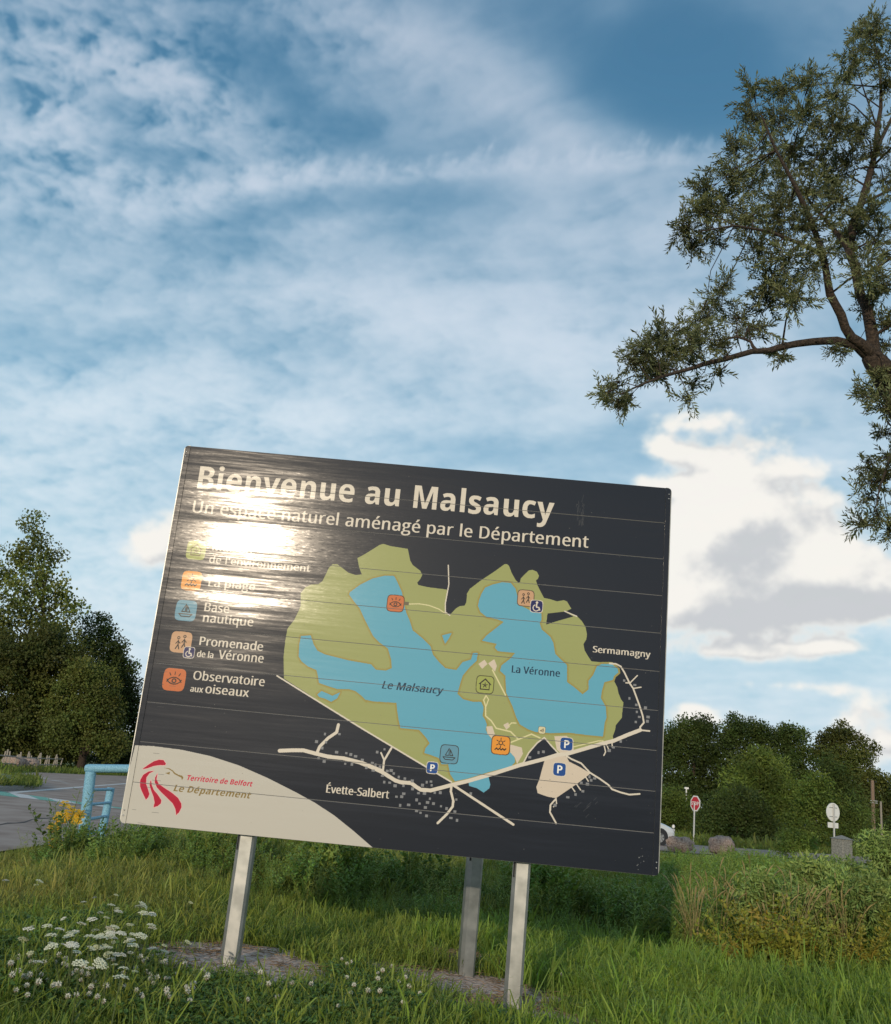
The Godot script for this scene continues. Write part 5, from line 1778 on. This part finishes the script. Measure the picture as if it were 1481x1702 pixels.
func make_lawn() -> void:
	for q in [[388, 1602, 0.7, 0.78], [790, 1645, 0.75, 0.5], [850, 1690, 0.62, 0.42], [740, 1590, 0.35, 0.3], [800, 1600, 0.3, 0.35]]:
		var c := foot(q[0], q[1])
		bare_spots.append([c.x, c.z, q[2], q[3]])
	var short := [blades(111, 15, 0.08, 0.13, 0.0075, 1.1), blades(112, 13, 0.09, 0.17, 0.008, 1.3, 0.15)]
	var long := [blades(113, 12, 0.08, 0.3, 0.0095, 0.9), blades(114, 10, 0.1, 0.36, 0.0105, 1.15, 0.1)]
	var rough := blades(115, 30, 0.22, 0.36, 0.016, 0.8, 0.12)
	var verge := blades(116, 24, 0.5, 0.3, 0.05, 0.8, 0.15)
	var bins := {"lawn": [[], PackedColorArray(), short[0], "short green lawn grass around the posts"], "mixed_grass": [[], PackedColorArray(), short[1], "short mixed grass with some dry blades around the posts"], "tall_grass": [[], PackedColorArray(), long[0], "tall bright green grass in front of the weeds"], "meadow_grass": [[], PackedColorArray(), long[1], "tall meadow grass between the posts and the weeds"], "rough_grass": [[], PackedColorArray(), rough, "rough grass on the strip beside the road"], "verge_grass": [[], PackedColorArray(), verge, "grass on the far verges of the road"]}
	var drop := func(which: String, p: Vector3, size: float, c: Color) -> void:
		var shade := rng.randf_range(0.68, 1.32)
		bins[which][0].append(upright(p, size * (1.5 if rng.randf() < 0.05 else 1.0), 0.2))
		bins[which][1].append(Color(c.r * shade * rng.randf_range(0.9, 1.12), c.g * shade, c.b * shade))
	var patch := FastNoiseLite.new()
	patch.seed = 17
	patch.frequency = 0.55
	patch.fractal_octaves = 3
	for band in [[-4.6, -7.5, 300.0], [-7.5, -9.5, 230.0], [-9.5, -12.5, 150.0]]:
		var width: float = 0.62 * -band[1] + 1.5
		var count := int((band[0] - band[1]) * 2.0 * width * band[2])
		for k in count:
			var z := rng.randf_range(band[1], band[0])
			var x := rng.randf_range(-width, width)
			if absf(x) > 0.5 * -z + 1.7 or x < -5.3:
				continue
			if z < -10.6 and x > 2.4 and rng.randf() < 0.5:
				continue
			var bare := on_bare(x, z)
			if rng.randf() < bare * 0.985:
				continue
			var n := patch.get_noise_2d(x, z)
			var n2 := patch.get_noise_2d(x * 3.0 + 40.0, z * 3.0)
			var lush := smoothstep(0.2, 1.4, x + n * 1.5)
			var dry := smoothstep(-1.2, -3.0, x + n) * smoothstep(-7.4, -9.0, z + n)
			var c := Color(0.24, 0.3, 0.06).lerp(Color(0.235, 0.345, 0.062), lush).lerp(Color(0.34, 0.31, 0.095), dry * 0.8)
			c = c.lerp(Color(0.14, 0.22, 0.055), clampf(n2 * 1.2, 0.0, 0.6))
			var tall := smoothstep(-0.15, 0.35, n * 0.8 + lush * 0.35 + smoothstep(-8.2, -9.6, z) * 0.45 - bare * 1.4 - 0.2)
			if rng.randf() < tall:
				drop.call("tall_grass" if rng.randf() < 0.6 else "meadow_grass", Vector3(x, height(x, z), z), rng.randf_range(0.5, 1.0) * (0.7 + 0.35 * lush), c)
			else:
				drop.call("lawn" if rng.randf() < 0.6 else "mixed_grass", Vector3(x, height(x, z), z), rng.randf_range(0.7, 1.25), c)
	for k in 9000:
		var z := rng.randf_range(-24.0, -12.0)
		var x := rng.randf_range(-5.3, 13.0)
		if x > 0.55 * -z + 2.0:
			continue
		drop.call("rough_grass", Vector3(x, height(x, z), z), rng.randf_range(0.5, 1.0) * lerpf(1.0, 0.34, smoothstep(-3.4, -4.6, x)), Color(0.22, 0.26, 0.065))
	for k in 2600:
		var z := rng.randf_range(-15.5, -9.5)
		var x := rng.randf_range(-5.4, -2.6)
		drop.call("rough_grass", Vector3(x, height(x, z), z), rng.randf_range(0.35, 0.7) * lerpf(1.0, 0.36, smoothstep(-3.6, -4.6, x)), Color(0.26, 0.29, 0.075))
	for k in 4200:
		var z := rng.randf_range(-36.0, -22.0)
		var x := rng.randf_range(-4.0, 22.0)
		if x > 10.0 - (z + 38.0) * 0.4 and z < -36.0:
			continue
		drop.call("verge_grass", Vector3(x, 0, z), rng.randf_range(0.5, 1.05) * lerpf(0.9, 0.28, smoothstep(-23.0, -31.0, z)), Color(0.19, 0.22, 0.05))
	var solid := Geometry2D.offset_polygon(pairs(ROAD), 0.4)[0]
	for k in 9000:
		var z := rng.randf_range(-112.0, -48.0)
		var x := rng.randf_range(-0.52, 0.55) * -z
		if Geometry2D.is_point_in_polygon(Vector2(x, z), solid):
			continue
		drop.call("verge_grass", Vector3(x, 0, z), rng.randf_range(0.8, 1.5), Color(0.15, 0.19, 0.045))
	for k in 400:
		var p := on_ground(rng.randf_range(-60, 55), rng.randf_range(1299, 1313), 0.03)
		drop.call("verge_grass", Vector3(p.x, 0.2, p.z), rng.randf_range(0.5, 0.8), Color(0.15, 0.19, 0.045))
	for which in bins:
		var b: Array = bins[which]
		tag(copies(which, b[2], b[0], b[1]), b[3], "grass")
	# clover leaves in the near lawn
	var s := Soup.new()
	var r := RandomNumberGenerator.new()
	r.seed = 77
	for k in 14:
		var a := r.randf() * TAU
		var p := Vector3(cos(a), 0, sin(a)) * 0.09 * sqrt(r.randf()) + Vector3(0, r.randf_range(0.04, 0.09), 0)
		var shade := r.randf_range(0.8, 1.2)
		s.tint = Color(shade, shade, shade)
		for j in 3:
			var b := TAU * j / 3.0 + a
			var along := Vector3(cos(b), 0.15, sin(b))
			leaf_shape(s, p, along, along.cross(Vector3.UP).normalized(), 0.018, 0.018)
	var leafy_mesh := s.mesh(mats.leaf)
	var places := []
	var tints := PackedColorArray()
	for k in 2600:
		var z := rng.randf_range(-8.2, -5.2)
		var x := rng.randf_range(-4.2, 1.0)
		if patch.get_noise_2d(x * 1.3 + 9.0, z * 1.3) + smoothstep(-7.4, -6.2, z) * 0.6 < 0.25 or on_bare(x, z) > 0.3:
			continue
		places.append(upright(Vector3(x, height(x, z), z), rng.randf_range(0.8, 1.4)))
		var shade := rng.randf_range(0.8, 1.2)
		tints.append(Color(0.11 * shade, 0.2 * shade, 0.05 * shade))
	tag(copies("clover_patch", leafy_mesh, places, tints), "low dark green clover leaves in the near lawn", "clover")
	# dead stems and chips lying on the bare earth
	var twig := Soup.new()
	for k in 9:
		var a := r.randf() * TAU
		var p := Vector3(r.randfn() * 0.05, 0.006, r.randfn() * 0.05)
		var d := Vector3(cos(a), r.randf_range(-0.02, 0.12), sin(a)) * r.randf_range(0.03, 0.09)
		var shade := r.randf_range(0.6, 1.4)
		twig.tint = Color(0.3 * shade, 0.22 * shade, 0.14 * shade)
		twig.tube(PackedVector3Array([p, p + d * 0.5 + Vector3(0, 0.004, 0), p + d]), PackedFloat32Array([0.003, 0.0025, 0.0015]), 4, false)
	var litter := []
	var litter_tints := PackedColorArray()
	for k in 480:
		var b: Array = bare_spots[rng.randi() % bare_spots.size()]
		var a := rng.randf() * TAU
		var q := sqrt(rng.randf()) * 1.1
		var x: float = b[0] + cos(a) * q * b[2]
		var z: float = b[1] + sin(a) * q * b[3]
		litter.append(upright(Vector3(x, height(x, z) + 0.015, z), rng.randf_range(0.6, 1.2), 0.05))
		var shade := rng.randf_range(0.6, 1.3)
		litter_tints.append(Color(shade, shade * 0.92, shade * 0.85))
	tag(copies("dry_litter", twig.mesh(mats.petal), litter, litter_tints), "dry stems and chips lying on the bare earth", "litter")


func umbel(seed_: int, tall: float, wide: float, tone: Color) -> Node3D:
	var r := RandomNumberGenerator.new()
	r.seed = seed_
	var o := Node3D.new()
	var s := Soup.new()
	s.tint = Color(0.1, 0.13, 0.045)
	var lean := Vector3(r.randfn(), 0, r.randfn()) * 0.08 * tall
	s.tube(PackedVector3Array([Vector3(0, -0.03, 0), Vector3(0, tall * 0.6, 0) + lean * 0.4, Vector3(0, tall, 0) + lean]), PackedFloat32Array([0.004, 0.003, 0.002]), 5, false)
	for k in 5:
		var a := r.randf() * TAU
		var along := Vector3(cos(a), 0.5, sin(a)).normalized()
		leaf_shape(s, Vector3(0, tall * r.randf_range(0.1, 0.6), 0), along, along.cross(Vector3.UP).normalized(), 0.05, 0.012)
	put("stem", s.mesh(mats.leaf), o)
	s = Soup.new()
	var top := Vector3(0, tall, 0) + lean
	for k in 34:
		var a := k * 2.4
		var q := sqrt((k + 0.5) / 34.0) * wide
		var p := top + Vector3(cos(a) * q, 0.012 - q * q * 1.4 / wide * 0.2 + r.randfn() * 0.002, sin(a) * q)
		var shade := r.randf_range(0.85, 1.1)
		s.tint = Color(tone.r * shade, tone.g * shade, tone.b * shade)
		var b := wide * 0.2
		for j in 5:
			var u := TAU * j / 5.0 + a
			var w := TAU * (j + 1) / 5.0 + a
			s.tri(p + Vector3(0, 0.004, 0), p + Vector3(cos(u), 0, sin(u)) * b, p + Vector3(cos(w), 0, sin(w)) * b)
	put("flower_head", s.mesh(mats.petal), o)
	return o


func make_flowers() -> void:
	var white := [umbel(121, 0.3, 0.028, Color(0.62, 0.62, 0.52)), umbel(122, 0.25, 0.022, Color(0.52, 0.54, 0.34)), umbel(123, 0.33, 0.032, Color(0.58, 0.6, 0.44))]
	var spots := [[97, 1548], [125, 1554], [141, 1552], [132, 1563], [113, 1568], [165, 1545], [197, 1551], [203, 1552], [190, 1558], [213, 1562], [228, 1550], [214, 1570], [178, 1575], [172, 1580], [140, 1593], [145, 1609], [200, 1606], [202, 1612], [188, 1596], [219, 1615], [245, 1515], [252, 1522], [286, 1560], [252, 1578], [237, 1541], [64, 1540], [88, 1538], [124, 1537], [163, 1526], [176, 1537], [177, 1513], [186, 1489], [190, 1482], [168, 1489], [200, 1511], [176, 1505], [88, 1568], [155, 1570], [163, 1562], [178, 1562], [230, 1562], [150, 1560], [200, 1580], [60, 1473], [42, 1459], [5, 1465], [303, 1496]]
	for k in 44:
		spots.append([175.0 + rng.randfn() * 48.0, 1556.0 + rng.randfn() * 26.0])
	for k in spots.size():
		var o: Node3D = white[k % 3] if k < 3 else white[k % 3].duplicate()
		o.name = numbered("white_umbel_flower")
		add_child(o)
		var size := rng.randf_range(0.6, 1.1)
		var tall: float = [0.3, 0.25, 0.33][k % 3] * size
		# the head is what shows: find the foot on the ground below it
		var p := foot(spots[k][0], spots[k][1])
		for j in 5:
			p = on_ground(spots[k][0], spots[k][1], height(p.x, p.z) + tall)
		p.y = height(p.x, p.z)
		o.transform = upright(p, size, 0.22)
		tag(o, ["white flat headed wild flower of middling size in the grass near the bare earth", "small yellowish white flat headed wild flower in the grass near the bare earth", "tall wide cream flat headed wild flower in the grass near the bare earth"][k % 3], "flower", ["white umbel flowers in the grass", "small yellowish umbel flowers in the grass", "tall cream umbel flowers in the grass"][k % 3])
	# clover heads
	var s := Soup.new()
	for k in 26:
		var y := 1.0 - 2.0 * (k + 0.5) / 26.0
		var a := k * 2.4
		var d := Vector3(cos(a) * sqrt(1.0 - y * y), y, sin(a) * sqrt(1.0 - y * y))
		var shade := 0.8 + 0.2 * sin(k * 3.3)
		s.tint = Color(0.82 * shade, 0.82 * shade, 0.74 * shade) if y > -0.5 else Color(0.4, 0.34, 0.26)
		var side := d.cross(Vector3(0.3, 0.8, 0.5)).normalized() * 0.0032
		var p := Vector3(0, 0.11, 0)
		s.tri(p + d * 0.004 - side, p + d * 0.004 + side, p + d * 0.013)
		side = d.cross(side).normalized() * 0.0032
		s.tri(p + d * 0.004 - side, p + d * 0.004 + side, p + d * 0.013)
	s.tint = Color(0.1, 0.14, 0.05)
	s.tube(PackedVector3Array([Vector3(0, -0.02, 0), Vector3(0.004, 0.06, 0), Vector3(0, 0.105, 0)]), PackedFloat32Array([0.0018, 0.0016, 0.0014]), 4, false)
	var head := s.mesh(mats.petal)
	for k in 130:
		var px := rng.randf_range(0, 700) if k < 110 else rng.randf_range(560, 960)
		if k < 60:
			px = rng.randf_range(0, 330)
		var py := rng.randf_range(1615, 1702)
		var p := foot(px, py + 8.0)
		if on_bare(p.x, p.z) > 0.3:
			continue
		tag(put("clover_flower", head, null, upright(p, rng.randf_range(1.0, 1.5), 0.15)), "small round white clover head in the near lawn", "flower", "clover heads in the lawn")
	# ragwort by the blue barrier
	var yellow := Soup.new()
	for k in 11:
		var a := k * 2.4
		var q := 0.035 * sqrt(k / 11.0) * 1.25
		var c := Vector3(cos(a) * q, 0.012 * sin(k * 2.0), sin(a) * q)
		for j in 9:
			var u := TAU * j / 9.0
			var d := Vector3(cos(u), 0.15, sin(u))
			var w := d.cross(Vector3.UP).normalized() * 0.005
			yellow.tint = Color(0.72, 0.46, 0.02)
			yellow.tri(c, c + d * 0.016 + w, c + d * 0.018 - w)
		yellow.tint = Color(0.5, 0.28, 0.02)
		for j in 6:
			var u := TAU * j / 6.0
			var w := TAU * (j + 1) / 6.0
			yellow.tri(c + Vector3(0, 0.007, 0), c + Vector3(cos(u) * 0.008, 0.003, sin(u) * 0.008), c + Vector3(cos(w) * 0.008, 0.003, sin(w) * 0.008))
	var cluster := yellow.mesh(mats.petal)
	var stemmy := weed(131, 1.0, 26, 0.14, 0.3, 3)
	var says := ["tall yellow ragwort in full bloom beside the blue barrier", "shorter yellow ragwort with few flowers left of centre in the clump by the barrier", "small yellow ragwort at the edge of the asphalt near the barrier"]
	says[1] = "shorter yellow ragwort with few flowers in front of the blooming one"
	var heads := [[[108, 1337], [118, 1345], [125, 1352], [132, 1356], [112, 1352], [104, 1360], [98, 1358], [120, 1362], [128, 1364], [102, 1365], [115, 1358], [135, 1352]], [[88, 1375], [84, 1377], [90, 1379], [95, 1376]], [[92, 1398], [96, 1402], [88, 1399], [90, 1404]]]
	for k in 3:
		var z: float = on_ground(115, 1420).z + 0.3 + 0.25 * k
		var base := grounded(at_depth([118, 90, 93][k], 1400, z))
		var o := thing("ragwort_plant", base, says[k], "plant", "ragwort by the barrier")
		var tall: float = [0.5, 0.3, 0.16][k]
		put("foliage", stemmy, o, Transform3D(Basis.IDENTITY.scaled(Vector3.ONE * tall), Vector3.ZERO)).material_override = ragwort_green()
		var stem := Soup.new()
		stem.tint = Color(0.13, 0.15, 0.05)
		for h in heads[k]:
			var p := at_depth(h[0], h[1], z + rng.randf_range(-0.1, 0.1)) - base
			stem.tube(PackedVector3Array([Vector3(0, 0, 0), Vector3(p.x * 0.3, p.y * 0.6, p.z * 0.3), p]), PackedFloat32Array([0.006, 0.004, 0.002]), 4, false)
			put("flower_head", cluster, o, Transform3D(Basis.from_euler(Vector3(rng.randfn() * 0.3 + 0.5, rng.randf() * 0.6, 0)).scaled(Vector3.ONE * 1.5), p))
		put("stem", stem.mesh(mats.leaf), o)


func ragwort_green() -> StandardMaterial3D:
	var m: StandardMaterial3D = mats.leaf.duplicate()
	m.albedo_color = lin(0.11, 0.14, 0.04)
	return m
